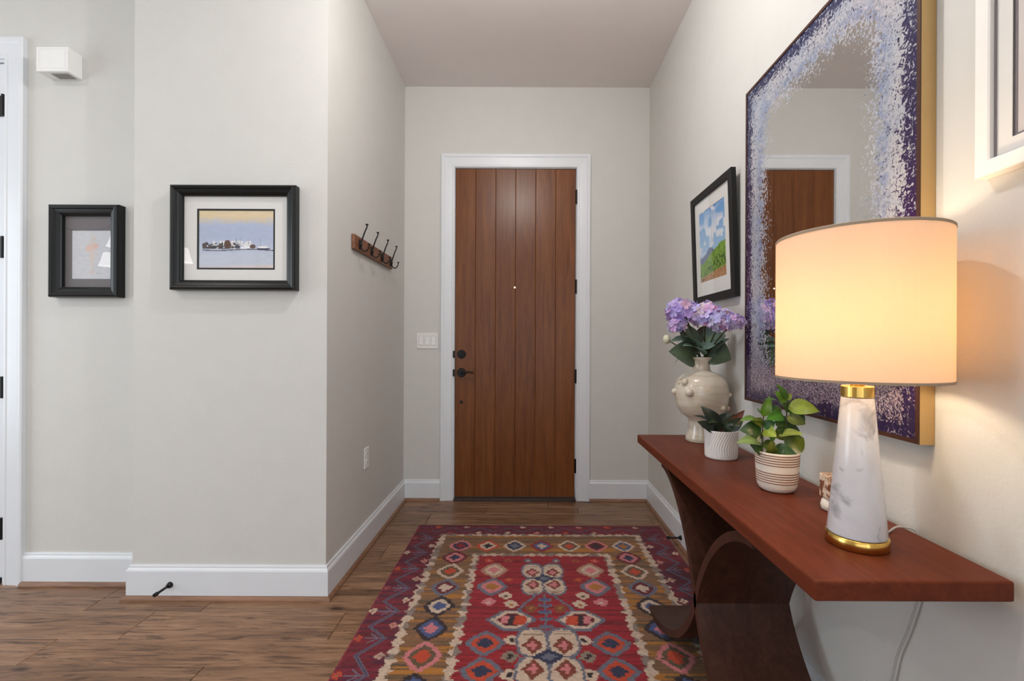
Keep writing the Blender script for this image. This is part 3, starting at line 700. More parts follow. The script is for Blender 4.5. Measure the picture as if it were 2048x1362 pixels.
LV = [((868, 440), (705, 190), 95, FR, G1, 0), ((850, 480), (680, 300), 110, FR, G2, .01), ((872, 450), (925, 335), 60, FR, G3, 0), ((880, 560), (1355, 610), 260, Vector((-.1, -.8, .8)), G3, -.03),
      ((835, 565), (520, 430), 115, UPN, G1, -.02), ((505, 695), (600, 375), 125, FR, G2, 0), ((800, 650), (548, 730), 165, FR, (.07, .26, .03), -.03), ((500, 790), (160, 760), 160, UPN, G2, -.02),
      ((480, 860), (150, 900), 200, FR, G4, .0), ((500, 800), (310, 740), 120, FR, G5, -.03), ((470, 1090), (105, 1090), 165, Vector((0, -.7, .8)), (.20, .30, .11), -.04), ((490, 1220), (300, 1100), 150, FR, G4, -.02),
      ((610, 1260), (625, 1050), 150, FR, G5, -.03), ((655, 1210), (1035, 1290), 230, FR, G4, -.05), ((745, 975), (1120, 960), 165, Vector((0, -.6, 1)), (.34, .44, .10), -.04), ((840, 1160), (1120, 1010), 270, FR, (.11, .16, .02), .01),
      ((700, 880), (1060, 900), 200, FR, G4, .03), ((850, 690), (1150, 800), 150, FR, (.17, .24, .07), -.01), ((890, 590), (1140, 770), 160, FR, G4, .02), ((515, 890), (710, 990), 165, FR, G3, -.03),
      ((700, 830), (850, 690), 150, FR, G4, .03), ((790, 600), (580, 560), 110, FR, G4, .02), ((480, 640), (412, 568), 40, FR, G4, .02), ((510, 850), (690, 770), 140, FR, (.03, .12, .03), -.01), ((500, 980), (250, 960), 190, FR, (.07, .09, .02), .02),
      ((700, 1010), (560, 940), 130, FR, G1, .0), ((860, 900), (700, 1010), 170, FR, G5, .03), ((500, 1150), (690, 1090), 140, FR, (.08, .13, .02), .02), ((850, 620), (960, 470), 130, FR, G1, .02)]
for (b_, t_, w_, n, c, dyy) in LV:
    sw = -.035 if t_[0] > b_[0] else .0
    B = pp(*b_); T = pp(*t_, dyy+(-.02 if n is UPN else 0))
    leafobj('leaf', pl, B, T, w_*.1322*qy/F*1.18, n, curl=.12, fold=.18, col=c, shape=.95)
# smaller plant
sx, sy = .7365, 1.737
sp_ = thing('potted_plant', 'small dark-leaved plant in white wavy-ridged pot between vase and bigger plant', 'plant', (sx, sy, TZ))
bm = bmesh.new(); seg = 240; rings = []
pr_ = [(.020, .0005), (.0560, .0010), (.0575, .004)]+[(.0575+.0015*k/24, .004+.098*k/24) for k in range(1, 25)]+[(.0590, .105), (.0565, .1055), (.055, .095)]
for r, h in pr_:
    rings.append([bm.verts.new((sx+(r+(.0009*math.sin(42*2*math.pi*i/seg+9*math.sin(h*40)) if .004 < h < .1035 else 0))*math.cos(2*math.pi*i/seg), sy+(r+(.0009*math.sin(42*2*math.pi*i/seg+9*math.sin(h*40)) if .004 < h < .1035 else 0))*math.sin(2*math.pi*i/seg), TZ+h)) for i in range(seg)])
for A, B in zip(rings, rings[1:]):
    for i in range(seg): bm.faces.new((A[i], A[(i+1) % seg], B[(i+1) % seg], B[i]))
bm.faces.new(rings[0][::-1]); obj('plant_pot', bm, 'potwhite', sp_, True)
obj('soil', LA(sx, sy, [(.0545, TZ+.088), (.0545, TZ+.0935), (.03, TZ+.096), (.004, TZ+.097)], 32), 'soil', sp_, True)
def ps(x, y, dy=0): return at(1380+x*.1909, 750+y*.1909, sy+dy)
D1, D2, D3, D4 = (.022, .038, .028), (.035, .060, .030), (.055, .085, .035), (.14, .055, .035)
for (b_, t_, w_, n, c, dyy) in [((310, 540), (118, 318), 120, FR, D1, 0), ((335, 545), (400, 385), 140, FR, D1, .02), ((250, 540), (36, 420), 80, UPN, D1, -.01), ((270, 570), (78, 480), 100, FR, D1, -.02), ((290, 585), (120, 530), 80, FR, D1, -.03),
                           ((345, 530), (190, 495), 75, UPN, D3, -.04), ((370, 575), (575, 358), 80, FR, D4, .01), ((380, 585), (565, 440), 110, FR, D2, -.01), ((390, 590), (530, 545), 80, FR, D1, -.03), ((310, 580), (195, 395), 90, FR, D2, .01),
                           ((350, 580), (440, 430), 100, FR, D2, .0), ((340, 590), (260, 440), 90, FR, D4, .02), ((350, 585), (480, 400), 80, FR, D1, .03), ((330, 590), (330, 460), 110, FR, D1, .03)]:
    leafobj('leaf', sp_, ps(*b_), ps(*t_, dyy), w_*1.2*.1909*sy/F, n, curl=.14, fold=.2, col=c, shape=.9, rib=(1.3, 1.1, 1.0))
# hydrangeas in the vase
def pv(x, y, Y=vy): return at(1310+x*.235, 580+y*.235, Y)
def hydrangea(label, headc, r, Y, neck, leaves, tint, nflor=46, sq=(1, 1, .8)):
    hc = pv(*headc, Y); base_ = pv(*neck, vy)
    th_ = thing('hydrangea_stem', label, 'flower', (base_.x, base_.y, TZ+.30), 'lilac hydrangeas in the cream vase')
    mid = (hc+base_)/2+Vector((0, 0, .012))
    obj('stem', TU([(vx+(base_.x-vx)*.4, vy, TZ+.30), base_, mid, hc], .0035, 8), 'stem', th_, True)
    bm = bmesh.new(); lay = bm.verts.layers.float_color.new('Col'); g = random.Random(hash(headc) % 999)
    for k in range(nflor):
        ph = math.acos(1-1.75*(k+.5)/nflor); a = k*2.39996
        d = Vector((math.sin(ph)*math.cos(a), math.sin(ph)*math.sin(a), math.cos(ph)))
        c = hc+Vector((d.x*sq[0], d.y*sq[1], d.z*sq[2]))*r*g.uniform(.80, 1.0)
        q = (d+Vector((g.uniform(-.4, .4), g.uniform(-.4, .4), g.uniform(-.4, .4)))).normalized()
        u = q.orthogonal().normalized(); v = q.cross(u); a0 = g.uniform(0, 1.5)
        tc = tuple(min(.95, q_*g.uniform(.95, 1.35)) for q_ in g.choice(tint)); ps_ = g.uniform(.0150, .0190)*max(.85, min(1.1, r/.05))
        for m in range(4):
            aa = a0+m*math.pi/2; dd = u*math.cos(aa)+v*math.sin(aa); ss = q.cross(dd); up_ = g.uniform(.05, .45)
            pts = [(0, 0, 0), (.45, .42, .25), (.85, .50, .6), (1.12, .22, .8), (1.12, -.22, .8), (.85, -.50, .6), (.45, -.42, .25)]
            vs = []
            for i, (x, y_, z) in enumerate(pts):
                vv = bm.verts.new(c+dd*x*ps_+ss*y_*ps_+q*z*up_*ps_); e = .72 if i == 0 else 1.0
                vv[lay] = (tc[0]*e, tc[1]*e, tc[2]*e, 1); vs.append(vv)
            cc = bm.verts.new(c+dd*.7*ps_+q*(.35*up_-.06)*ps_); cc[lay] = (tc[0]*.93, tc[1]*.9, tc[2]*.97, 1)
            for i in range(7): bm.faces.new((vs[i], vs[(i+1) % 7], cc))
    obj('flower_head', bm, 'petal', th_, True)
    for (b_, t_, w_, n, c, dyy) in leaves:
        leafobj('leaf', th_, pv(*b_), pv(*t_, vy+dyy), w_*1.6*.235*vy/F, n, mat='leafmatte', curl=.10, fold=.22, col=c, shape=.85, droop=.05, nx=10)
lil = [(.52, .40, .74), (.60, .50, .80), (.40, .32, .68), (.62, .46, .70)]; lil2 = [(.60, .52, .80), (.66, .56, .76), (.48, .44, .78), (.66, .44, .56)]; lil3 = [(.62, .56, .82), (.40, .34, .66), (.60, .44, .64)]
E1, E2, E3 = (.15, .23, .17), (.085, .125, .075), (.22, .34, .26)
hydrangea('lilac hydrangea with large round head at upper left of the vase', (235, 175), .068, 2.02, (385, 560), [((335, 450), (130, 425), 100, UPN, E1, -.03), ((340, 560), (118, 505), 150, FR, E2, -.05), ((340, 470), (200, 255), 95, FR, E2, .02), ((370, 520), (290, 300), 100, FR, (.06, .08, .05), .03), ((360, 480), (250, 380), 80, UPN, E3, -.05)], lil, 50, (1.05, 1, .82))
hydrangea('lilac hydrangea with pinkish petals in the middle above the vase neck', (425, 205), .066, 1.97, (420, 560), [((380, 450), (605, 370), 150, Vector((.1, -.9, .8)), E3, -.05), ((380, 440), (530, 300), 110, FR, (.12, .10, .05), .03), ((410, 545), (235, 455), 95, UPN, E3, -.07), ((410, 520), (400, 300), 110, FR, (.05, .07, .04), .02), ((440, 530), (520, 440), 80, FR, E1, -.03)], lil2, 50, (1.05, 1, .80))
hydrangea('lilac hydrangea leaning right toward the mirror edge', (675, 262), .033, 1.80, (440, 560), [((460, 520), (650, 575), 150, FR, E2, -.05)], lil3, 30, (1.2, 1, .9))
hydrangea('lilac hydrangea with pale pink petals between middle head and mirror', (565, 258), .052, 1.90, (430, 562), [((450, 545), (635, 395), 110, UPN, E1, -.02), ((440, 560), (590, 470), 90, FR, E2, .03)], lil2, 42, (1, 1, .95))
hydrangea('small low lilac hydrangea at the left below the large head', (190, 295), .034, 1.99, (375, 562), [((350, 570), (170, 470), 100, FR, E2, .03)], lil3, 26, (1.1, 1, 1))
bs = thing('bud_stem', 'stem with a round pale unopened bud at far left of the vase flowers', 'flower', (vx-.03, vy, TZ+.30))
bm = bmesh.new(); bc_ = pv(100, 415, 2.03); ball(bm, bc_, .020, 18, (.85, 1, 1.05)); obj('flower_bud', bm, 'cream', bs, True)
obj('stem', TU([(vx-.015, vy, TZ+.30), pv(355, 565), pv(240, 500, 2.03), bc_], .0025, 8), 'stem2', bs, True)
leafobj('leaf', bs, pv(330, 560), pv(158, 640, vy-.02), 14*.235*vy/F, UPN, mat='leafmatte', curl=.3, fold=.1, col=E2)
# small ornament half hidden behind the lamp
orn = thing('small_ornament', 'small mottled copper and cream ornament half hidden behind the marble lamp base', 'ornament', (.790, 1.185, TZ))
obj('ornament_foot', LA(.790, 1.185, [(.020, TZ+.0005), (.025, TZ+.004), (.027, TZ+.014), (.024, TZ+.026), (.020, TZ+.031), (.01, TZ+.032)], 32), 'potcream', orn, True)
obj('ornament_body', BX(.767, .813, 1.165, 1.205, TZ+.0325, TZ+.094, bev=.004), 'mottle', orn)
# ------------------------------------------------------------------ mirror
my = (1.834+1.0185)/2; mz = (.943+2.160)/2
mir = thing('wall_mirror', 'large wall mirror with blue, purple and silver speckled border', 'mirror', (.8885, my, mz))
yA, yB, zA, zB = 1.0185, 1.834, .943, 2.160
# frame: outer sides in gold, thin dark front lip
bm = bmesh.new(); rect = [(yA, zA), (yA, zB), (yB, zB), (yB, zA)]
prof_m = [(0, 0), (0, .0335), (-.0001, .0336), (-.012, .0336), (-.012, 0)]
def tomir(p, h): return (HX1-.0008-h, p.x, p.y)
A2 = sum(a.x*b_.y-b_.x*a.y for a, b_ in zip([Vector(r) for r in rect], [Vector(r) for r in rect[1:]+rect[:1]]))
# mitre offsets are right-hand of travel; this rectangle runs clockwise so right-hand is inwards
sgn = 1 if A2 < 0 else -1
mitre(bm, rect, [(sgn*.0, 0), (sgn*.0, .0330), (sgn*.009, .0330), (sgn*.009, 0)], tomir, closed=True); obj('mirror_frame', bm, 'gold', mir)
bm = bmesh.new(); mitre(bm, rect, [(sgn*.0004, .0333), (sgn*.0004, .0350), (sgn*.0100, .0350), (sgn*.0100, .0333)], tomir, closed=True); obj('mirror_lip', bm, 'lip', mir)
bm = BX(HX1-.0335, HX1-.020, yA+.0072, yB-.0072, zA+.0072, zB-.0072)
mg = obj('mirror_glass', bm, 'mirror', mir)
# ------------------------------------------------------------------ framed pictures
def frame_back(th_, name, rect, to3d, d, mat):
    bm = bmesh.new(); vs = [bm.verts.new(to3d(Vector(p), d)) for p in rect]+[bm.verts.new(to3d(Vector(p), d-.0015)) for p in rect]
    bm.faces.new(vs[:4]); bm.faces.new(vs[4:][::-1])
    for i in range(4): bm.faces.new((vs[i], vs[(i+1) % 4], vs[4+(i+1) % 4], vs[4+i]))
    return obj(name, bm, mat, th_)
def rct(x0, x1, z0, z1): return [(x0, z0), (x0, z1), (x1, z1), (x1, z0)]   # clockwise, right-hand = inwards
def ringmat(th_, name, outer, inner, to3d, d, mat, th=.0012, label=None):
    bm = bmesh.new(); O = [Vector(p) for p in outer]; I = [Vector(p) for p in inner]
    a = [bm.verts.new(to3d(p, d)) for p in O]; b_ = [bm.verts.new(to3d(p, d)) for p in I]; c = [bm.verts.new(to3d(p, d-th)) for p in O]; e = [bm.verts.new(to3d(p, d-th)) for p in I]
    for i in range(4):
        j = (i+1) % 4; bm.faces.new((a[i], a[j], b_[j], b_[i])); bm.faces.new((c[i], e[i], e[j], c[j])); bm.faces.new((b_[i], b_[j], e[j], e[i])); bm.faces.new((a[i], c[i], c[j], a[j]))
    return obj(name, bm, mat, th_)
def painting(th_, name, x0, x1, z0, z1, to3d, d, fn, n=170):
    nx = n; ny = int(n*(z1-z0)/(x1-x0)); s, t_ = np.meshgrid(np.linspace(0, 1, nx), np.linspace(0, 1, ny))   # t_ = 0 at the top
    col = fn(s, t_); P = np.empty((ny, nx, 3))
    o = np.array(to3d(Vector((x0, z1)), d)); ex = np.array(to3d(Vector((x1, z1)), d))-o; ez = np.array(to3d(Vector((x0, z0)), d))-o
    P[:] = o+s[..., None]*ex+t_[..., None]*ez
    return colgrid(name, nx, ny, P, np.clip(col, 0, 1), 'print', th_)
def lerp(a, b_, t_): t_ = np.clip(t_, 0, 1)[..., None]; return a*(1-t_)+b_*t_
# harbour watercolour (nearer left wall)
def harbour(s, t_):
    n = vnoise(s.shape, 6, 14, 20); n2 = vnoise(s.shape, 3, 4, 21); n3 = vnoise(s.shape, 2, 5, 22)
    c = lerp(C_(224, 205, 168)*np.ones(3), C_(176, 188, 214)*np.ones(3), (t_-.10+.08*(n-.5))/.16)
    c = lerp(c, C_(188, 196, 216)*np.ones(3), (t_-.45)/.2); c = lerp(c, C_(196, 203, 218)*np.ones(3), (t_-.68)/.1)
    c = lerp(c, C_(222, 206, 200)*np.ones(3), (t_-.93+.05*(s-.5))/.06*.7); c = c*(.96+.08*n[..., None])
    sk = .60+.03*np.sin(s*9)+.05*(n2-.5)
    c = np.where(((np.abs(t_-.60) < .07) & (n2 > .45) & (s > .18) & (s < .7))[..., None], C_(232, 230, 228)*np.ones(3), c)
    c = np.where(((t_ > .62-.08*n3) & (t_ < .665) & (n3 > .42) & (s > .05) & (s < .55))[..., None], C_(74, 62, 60)*np.ones(3), c)
    for cx, w_, h, col_ in ((.38, .045, .13, (92, 66, 52)), (.31, .012, .10, (60, 54, 56)), (.06, .02, .08, (86, 74, 70)), (.52, .03, .05, (70, 72, 90)), (.72, .04, .06, (100, 78, 70)), (.20, .04, .04, (60, 60, 60)), (.86, .07, .035, (238, 238, 238)), (.62, .06, .035, (234, 236, 240))):
        e = (np.abs(s-cx)/w_)**2.5+(np.abs(t_-.655+h*.5)/(h*.6))**2
        c = np.where((e < 1)[..., None], C_(*col_)*(.8+.4*n2[..., None]), c)
    c = np.where(((np.abs(t_-.685-.012*np.sin(s*7)) < .009) & (s > .04))[..., None], C_(84, 84, 104)*np.ones(3), c)
    c = np.where(((np.abs(t_-.665) < .012) & (s > .78) & (s < .95))[..., None], C_(60, 60, 84)*np.ones(3), c)
    for m in (.50, .56, .66, .82): c = np.where(((np.abs(s-m) < .004) & (t_ > .48) & (t_ < .6))[..., None], C_(150, 156, 176)*np.ones(3), c)
    return c
def figure(s, t_):
    n = vnoise(s.shape, 8, 8, 30); c = lerp(C_(196, 199, 206)*np.ones(3), C_(206, 208, 212)*np.ones(3), n)
    def blob(cx, cy, rx, ry, col_, k):
        nonlocal c; e = ((s-cx)/rx)**2+((t_-cy)/ry)**2; c = lerp(c, C_(*col_)*np.ones(3), np.clip(1.25-e, 0, 1)*k)
    blob(.53, .20, .09, .14, (206, 196, 188), .7); blob(.50, .34, .15, .09, (222, 186, 168), .7); blob(.60, .31, .07, .04, (222, 176, 156), .7)
    blob(.40, .38, .08, .07, (224, 186, 170), .7); blob(.49, .52, .07, .14, (216, 198, 188), .8); blob(.60, .47, .05, .10, (216, 200, 198), .6); blob(.50, .70, .05, .12, (210, 200, 192), .8); blob(.46, .87, .05, .06, (212, 198, 190), .8); blob(.53, .86, .03, .07, (210, 192, 186), .7)
    c = np.where(((np.abs(t_-.885-.006*np.sin(s*90)) < .004) & (s > .60) & (s < .76))[..., None], C_(150, 152, 156)*np.ones(3), c)
    return c
def landscape(s, t_):
    n = vnoise(s.shape, 10, 16, 40); n2 = vnoise(s.shape, 4, 3, 41); n3 = vnoise(s.shape, 18, 22, 42)
    c = lerp(C_(92, 150, 206)*np.ones(3), C_(160, 196, 226)*np.ones(3), t_/.6)
    c = lerp(c, C_(226, 230, 236)*np.ones(3), np.clip((n3-.52)*6, 0, 1)*np.clip(1-np.abs(t_-.36)*2.6, 0, 1)); c = lerp(c, C_(222, 226, 232)*np.ones(3), np.clip((n-.66)*7, 0, 1)*(t_ < .6))
    mt = .66-.10*np.exp(-((s-.42)/.16)**2)-.03*n2; c = np.where((t_ > mt)[..., None], C_(108, 122, 152)*(.9+.2*n2[..., None]), c)
    gr = .76-.20*np.clip((s-.15)/.7, 0, 1)**.8-.04*n2
    c = np.where((t_ > gr)[..., None], lerp(C_(72, 118, 40)*np.ones(3), C_(136, 176, 66)*np.ones(3), n2), c); c = np.where(((t_ > gr+.12) & (n2 < .4) & (t_ < .92))[..., None], C_(46, 82, 34)*np.ones(3), c)
    sd = .93-.08*s+.02*n2; c = np.where((t_ > sd)[..., None], lerp(C_(196, 156, 110)*np.ones(3), C_(150, 100, 66)*np.ones(3), n2), c)
    c = np.where(((np.abs(t_-.965) < .008) & (s > .05) & (s < .16))[..., None], C_(60, 50, 50)*np.ones(3), c); return c
MO = [(0, 0), (0, .030), (.003, .037), (.010, .041), (.017, .038), (.020, .034), (.030, .031), (.036, .028), (.040, .024), (.044, .021), (.045, .012), (.045, 0)]
def mould(depth, width): return [(o*width/.045, h*depth/.041) for o, h in MO]
# small frame: farther left wall
t3 = lambda p, h: (p.x, LY0-.001-h, p.y)
x0, x1, z0, z1 = -2.253, -1.925, 1.372, 1.809
fr = thing('picture_frame', 'small black framed figure sketch on dark mat below the white wall box', 'picture', ((x0+x1)/2, LY0-.002, (z0+z1)/2))
bm = bmesh.new(); mitre(bm, rct(x0, x1, z0, z1), mould(.048, .050), t3, closed=True); obj('frame', bm, 'black', fr)
a = rct(x0+.046, x1-.046, z0+.046, z1-.046)
frame_back(fr, 'backing', a, t3, .006, 'darkmat'); ringmat(fr, 'mat_board', a, rct(-2.170, -1.980, 1.462, 1.692), t3, .010, 'darkmat')
painting(fr, 'artwork', -2.170, -1.980, 1.462, 1.692, t3, .0095, figure, 140); frame_back(fr, 'glass', a, t3, .0165, 'glass')
# larger frame: nearer left wall
t4 = lambda p, h: (p.x, LY1-.001-h, p.y)
x0, x1, z0, z1 = -1.594, -1.034, 1.396, 1.866
fr = thing('picture_frame', 'larger black framed harbour watercolour with wide white mat', 'picture', ((x0+x1)/2, LY1-.002, (z0+z1)/2))
bm = bmesh.new(); mitre(bm, rct(x0, x1, z0, z1), mould(.045, .046), t4, closed=True); obj('frame', bm, 'black', fr)
a = rct(x0+.042, x1-.042, z0+.042, z1-.042); zz0 = CH-(540-VY)/448; zz1 = CH-(417-VY)/448; xx0 = (385-VX)/448; xx1 = (543-VX)/448
frame_back(fr, 'backing', a, t4, .005, 'mat'); ringmat(fr, 'mat_board', a, rct(xx0, xx1, zz0, zz1), t4, .011, 'mat')
ringmat(fr, 'mat_border', rct(xx0, xx1, zz0, zz1), rct(xx0+.008, xx1-.008, zz0+.008, zz1-.008), t4, .0095, 'blackmat')
painting(fr, 'artwork', xx0+.008, xx1-.008, zz0+.008, zz1-.008, t4, .0080, harbour, 180); frame_back(fr, 'glass', a, t4, .0155, 'glass')
# landscape on the right wall, tipped slightly forward
def t5(p, h):
    k = (p.y-1.36)/.56; return (HX1-.004-.020*k-h, p.x, p.y)
y0, y1, z0, z1 = 1.945, 2.425, 1.368, 1.914
fr = thing('picture_frame', 'black framed landscape with blue sky and green field beside the mirror', 'picture', (HX1-.012, (y0+y1)/2, (z0+z1)/2))
rr = [(y1, z0), (y1, z1), (y0, z1), (y0, z0)]     # seen from the hall this runs clockwise
def rc5(a, b_, c, d): return [(a, c), (a, d), (b_, d), (b_, c)]
bm = bmesh.new(); mitre(bm, rc5(y0, y1, z0, z1), [(0, 0), (0, .021), (.001, .022), (.034, .022), (.035, .021), (.035, 0)], t5, closed=True); obj('frame', bm, 'blackmat', fr)
a = rc5(y0+.034, y1-.034, z0+.034, z1-.034); inn = (2.005, 2.325, 1.450, 1.820)
frame_back(fr, 'backing', a, t5, .006, 'mat'); ringmat(fr, 'mat_board', a, rc5(y0+.095, y1-.085, z0+.105, z1-.095), t5, .012, 'mat')
def t5f(p, h): return t5(Vector((y0+.095+(y1-.085)-p.x, p.y)), h)
painting(fr, 'artwork', y0+.095, y1-.085, z0+.105, z1-.095, t5f, .0105, landscape, 150); frame_back(fr, 'glass', a, t5, .0165, 'glass')
M['greyline'] = simple('grey_mat_border', (.20, .17, .18), .7)  # serves the print border and the painted recess shade
# white frame at the right edge, above the lamp
def t6(p, h): return (HX1-.001-h, p.x, p.y)
y0, y1, z0, z1 = .40, .905, 1.490, 2.30
fr = thing('picture_frame', 'white frame with white mat at the upper right corner above the lamp', 'picture', (HX1-.002, (y0+y1)/2, (z0+z1)/2))
bm = bmesh.new(); mitre(bm, rc5(y0, y1, z0, z1), [(0, 0), (0, .024), (.002, .026), (.026, .026), (.029, .024), (.029, 0)], t6, closed=True); obj('frame', bm, 'whiteframe', fr)
a = rc5(y0+.028, y1-.028, z0+.028, z1-.028)
ringmat(fr, 'frame_spacer', rc5(y0+.0292, y1-.0292, z0+.0292, z1-.0292), rc5(y0+.0325, y1-.0325, z0+.0325, z1-.0325), t6, .0162, 'greyline', .002)  # grey strip standing in for the shadow line of the mat recess
frame_back(fr, 'backing', a, t6, .006, 'mat'); ringmat(fr, 'mat_board', a, rc5(y0+.085, y1-.060, z0+.058, z1-.08), t6, .014, 'mat')
ringmat(fr, 'mat_border', rc5(y0+.085, y1-.060, z0+.058, z1-.08), rc5(y0+.092, y1-.065, z0+.063, z1-.087), t6, .010, 'greyline')
def plain(s, t_): n = vnoise(s.shape, 20, 20, 50); return lerp(C_(214, 208, 204)*np.ones(3), C_(196, 186, 184)*np.ones(3), n)
painting(fr, 'artwork', y0+.092, y1-.065, z0+.063, z1-.087, t6, .009, plain, 60); frame_back(fr, 'glass', a, t6, .0165, 'glass')
# ------------------------------------------------------------------ wall items
bx = thing('door_chime', 'white box with panelled front mounted high on the left wall', 'door chime', (-2.21, LY0-.001, 2.47))
x0, x1, z0, z1 = -2.281, -2.134, 2.416, 2.530; y0 = LY0-.070
bm = BX(x0, x1, y0+.004, LY0-.0005, z0, z1, bev=.002); obj('chime_body', bm, 'whitebox', bx)
bm = bmesh.new(); mitre(bm, rct(x0, x1, z0, z1), [(0, 0), (0, .004), (.002, .006), (.008, .006), (.010, .004), (.014, .004), (.016, .0025), (.018, .0025), (.018, 0)], lambda p, h: (p.x, y0+.0038-h, p.y), closed=True)
box(bm, x0+.017, x1-.017, y0+.0003, y0+.0038, z0+.017, z1-.017); obj('chime_panel', bm, 'whitebox', bx)
bm = bmesh.new()
for k in range(9): box(bm, x0+.05, x1-.018, y0+.016+k*.005, y0+.0185+k*.005, z0-.0022, z0-.0002)
gr_ = obj('vent_grille', bm, 'grille', bx); gr_['label'] = 'grey slotted vent on the underside'
sw = thing('light_switch', 'white three-gang rocker switch plate left of the front door', 'light switch', ((855.5-VX)/270, HY-.001, CH-(682.5-VY)/270))
cx, cz_ = (855-VX)/270, CH-(682.5-VY)/270
obj('switch_plate', BX(cx-.078, cx+.078, HY-.007, HY-.0005, cz_-.058, cz_+.058, bev=.003), 'white', sw)
for k in (-1, 0, 1):
    bm = bmesh.new(); box(bm, cx+k*.046-.0165, cx+k*.046+.0165, HY-.0095, HY-.0072, cz_-.033, cz_+.033, bev=.001)
    r = obj('rocker', bm, 'whitebox', sw); 
    bm = bmesh.new(); box(bm, cx+k*.046-.018, cx+k*.046+.018, HY-.0076, HY-.00705, cz_-.0345, cz_+.0345); obj('rocker_gap', bm, 'grille', sw)
ol = thing('wall_outlet', 'white power outlet low on the hall wall below the hook rack', 'outlet', (HX0+.001, 2.607, .51))
obj('outlet_plate', BX(HX0+.0005, HX0+.007, 2.572, 2.642, .452, .570, bev=.003), 'white', ol)
for z in (.487, .535):
    bm = bmesh.new(); cyl(bm, (HX0+.0072, 2.607, z), (HX0+.0090, 2.607, z), .0165, seg=20); rc_ = obj('receptacle', bm, 'whitebox', ol)
    bm = bmesh.new(); box(bm, HX0+.0092, HX0+.0097, 2.600, 2.602, z-.002, z+.008); box(bm, HX0+.0092, HX0+.0097, 2.611, 2.613, z-.002, z+.008); cyl(bm, (HX0+.0092, 2.607, z-.009), (HX0+.0097, 2.607, z-.009), .0025, seg=10); obj('socket_slot', bm, 'blackmat', rc_)
# outlet behind the console that feeds the lamp
o2 = thing('wall_outlet', 'white outlet low on the wall under the console where the lamp plugs in', 'outlet', (HX1-.001, 1.188, .20))
obj('outlet_plate', BX(HX1-.007, HX1-.0005, 1.153, 1.223, .16, .275, bev=.003), 'white', o2)
# coat rack
bd0, bd1 = 2.372, 3.050
rk = thing('coat_rack', 'brown wooden coat rack with four dark double hooks on the hall wall', 'coat rack', (HX0+.001, (bd0+bd1)/2, 1.69))
obj('rack_board', BX(HX0+.0008, HX0+.018, bd0, bd1, 1.648, 1.727, bev=.005), 'rack', rk)
for i, yk in enumerate((2.445, 2.625, 2.815, 3.000)):
    xb = HX0+.0185; zb = 1.685; bm = bmesh.new()
    box(bm, xb, xb+.004, yk-.012, yk+.012, zb-.026, zb+.026, bev=.0015)
    ball(bm, (xb+.006, yk, zb), .010, 12, (.8, 1, 1.6))
    tube(bm, [(xb+.005, yk, zb), (xb+.014, yk, zb+.030), (xb+.028, yk, zb+.070), (xb+.037, yk, zb+.090), (xb+.038, yk, zb+.102)], lambda t: .0042-.0010*t, 10)
    cyl(bm, (xb+.038, yk, zb+.100), (xb+.038, yk, zb+.108), .0045, .0085, 14)
    tube(bm, [(xb+.005, yk, zb-.004), (xb+.010, yk, zb-.022), (xb+.024, yk, zb-.036), (xb+.040, yk, zb-.030), (xb+.049, yk, zb-.012), (xb+.050, yk, zb-.001)], lambda t: .0038-.0008*t, 10)
    cyl(bm, (xb+.050, yk, zb-.003), (xb+.050, yk, zb+.004), .004, .0075, 14)
    obj('hook', bm, 'dark', rk, True)
# door stops
ds = thing('door_stop', 'black rod door stop on the left baseboard under the harbour picture', 'door stop', (-1.602, LY1-.0165, .068))
bm = bmesh.new(); p = Vector((-1.602, LY1-.0165, .068)); cyl(bm, p, p+Vector((0, -.012, 0)), .014, .010); tube(bm, [p+Vector((0, -.010, 0)), p+Vector((0, -.072, .0))], .0052, 10, 0); obj('rod', bm, 'blackmat', ds, True)
bm = bmesh.new(); cyl(bm, p+Vector((0, -.0725, 0)), p+Vector((0, -.088, 0)), .0085, .0080); obj('rubber_tip', bm, 'blackmat', ds)
ds = thing('door_stop', 'black rod door stop on the right baseboard beyond the console table', 'door stop', (HX1-.0165, 2.63, .055))
bm = bmesh.new(); p = Vector((HX1-.0165, 2.63, .055)); cyl(bm, p, p+Vector((-.012, 0, 0)), .014, .010); tube(bm, [p+Vector((-.010, 0, 0)), p+Vector((-.066, 0, 0))], .0052, 10, 0); obj('rod', bm, 'blackmat', ds, True)
bm = bmesh.new(); cyl(bm, p+Vector((-.0665, 0, 0)), p+Vector((-.082, 0, 0)), .0085, .0080); obj('rubber_tip', bm, 'blackmat', ds)
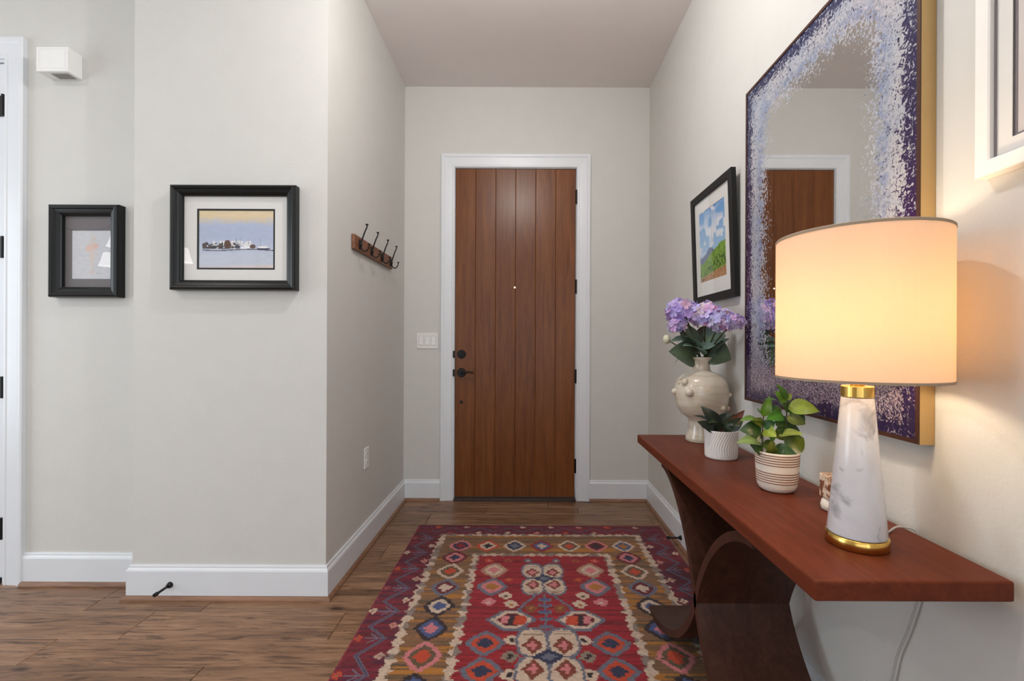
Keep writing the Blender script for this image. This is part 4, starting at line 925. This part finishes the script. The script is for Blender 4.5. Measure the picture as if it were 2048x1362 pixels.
# ceiling fixtures
def globe_light(x, y, label):
    cl = thing('ceiling_light', label, 'ceiling light', (x, y, ZC))
    obj('fixture_base', LA(x, y, [(.07, ZC-.001), (.07, ZC-.02), (.02, ZC-.03), (.02, 2.93), (.045, 2.925), (.045, 2.905), (.02, 2.90)], 40), 'dark', cl)
    obj('glass_globe', LA(x, y, [(.004, 2.69), (.05, 2.70), (.09, 2.735), (.105, 2.80), (.09, 2.86), (.055, 2.895), (.045, 2.904)], 40, True, False), 'frost', cl, True)
globe_light(HALL[0], HALL[1], 'globe ceiling light over the rug in the hall')
globe_light(-.7, -1.5, 'globe ceiling light in the room behind the hall')  # invented fixture around the rear fill lamp
cl = thing('ceiling_light', 'small recessed ceiling light in the room left of the hall', 'ceiling light', (-2.76, .53, ZC))
obj('fixture_trim', LA(-2.76, .53, [(.068, ZC-.001), (.068, ZC-.006), (.085, ZC-.006), (.09, ZC-.001)], 40, False, False), 'white', cl)
# chandelier in the adjoining room, mirrored in the two picture glasses
chx, chy = -3.5825, .4025
ch = thing('chandelier', 'dark metal chandelier with lit white bell shades in the adjoining room', 'chandelier', (chx, chy, ZC))
bm = bmesh.new(); cyl(bm, (chx, chy, ZC-.001), (chx, chy, ZC-.03), .06, .05); cyl(bm, (chx, chy, ZC-.03), (chx, chy, 2.15), .008); ball(bm, (chx, chy, 2.15), .03); obj('chandelier_stem', bm, 'dark', ch)
for k in range(4):
    a = math.pi/4+math.pi/2*k; q = .64; ex, ey = chx+q*math.cos(a), chy+q*math.sin(a)
    obj('chandelier_arm', TU([(chx, chy, 2.15), (chx+.2*math.cos(a), chy+.2*math.sin(a), 2.08), (chx+.45*math.cos(a), chy+.45*math.sin(a), 2.12), (ex, ey, 2.09), (ex, ey, 2.02)], .008, 8), 'dark', ch)
    obj('bell_shade', LA(ex, ey, [(.03, 2.018), (.038, 2.0), (.046, 1.96), (.058, 1.91), (.072, 1.885), (.070, 1.885), (.044, 1.96), (.028, 2.016)], 28, False, False), 'bell', ch, True)
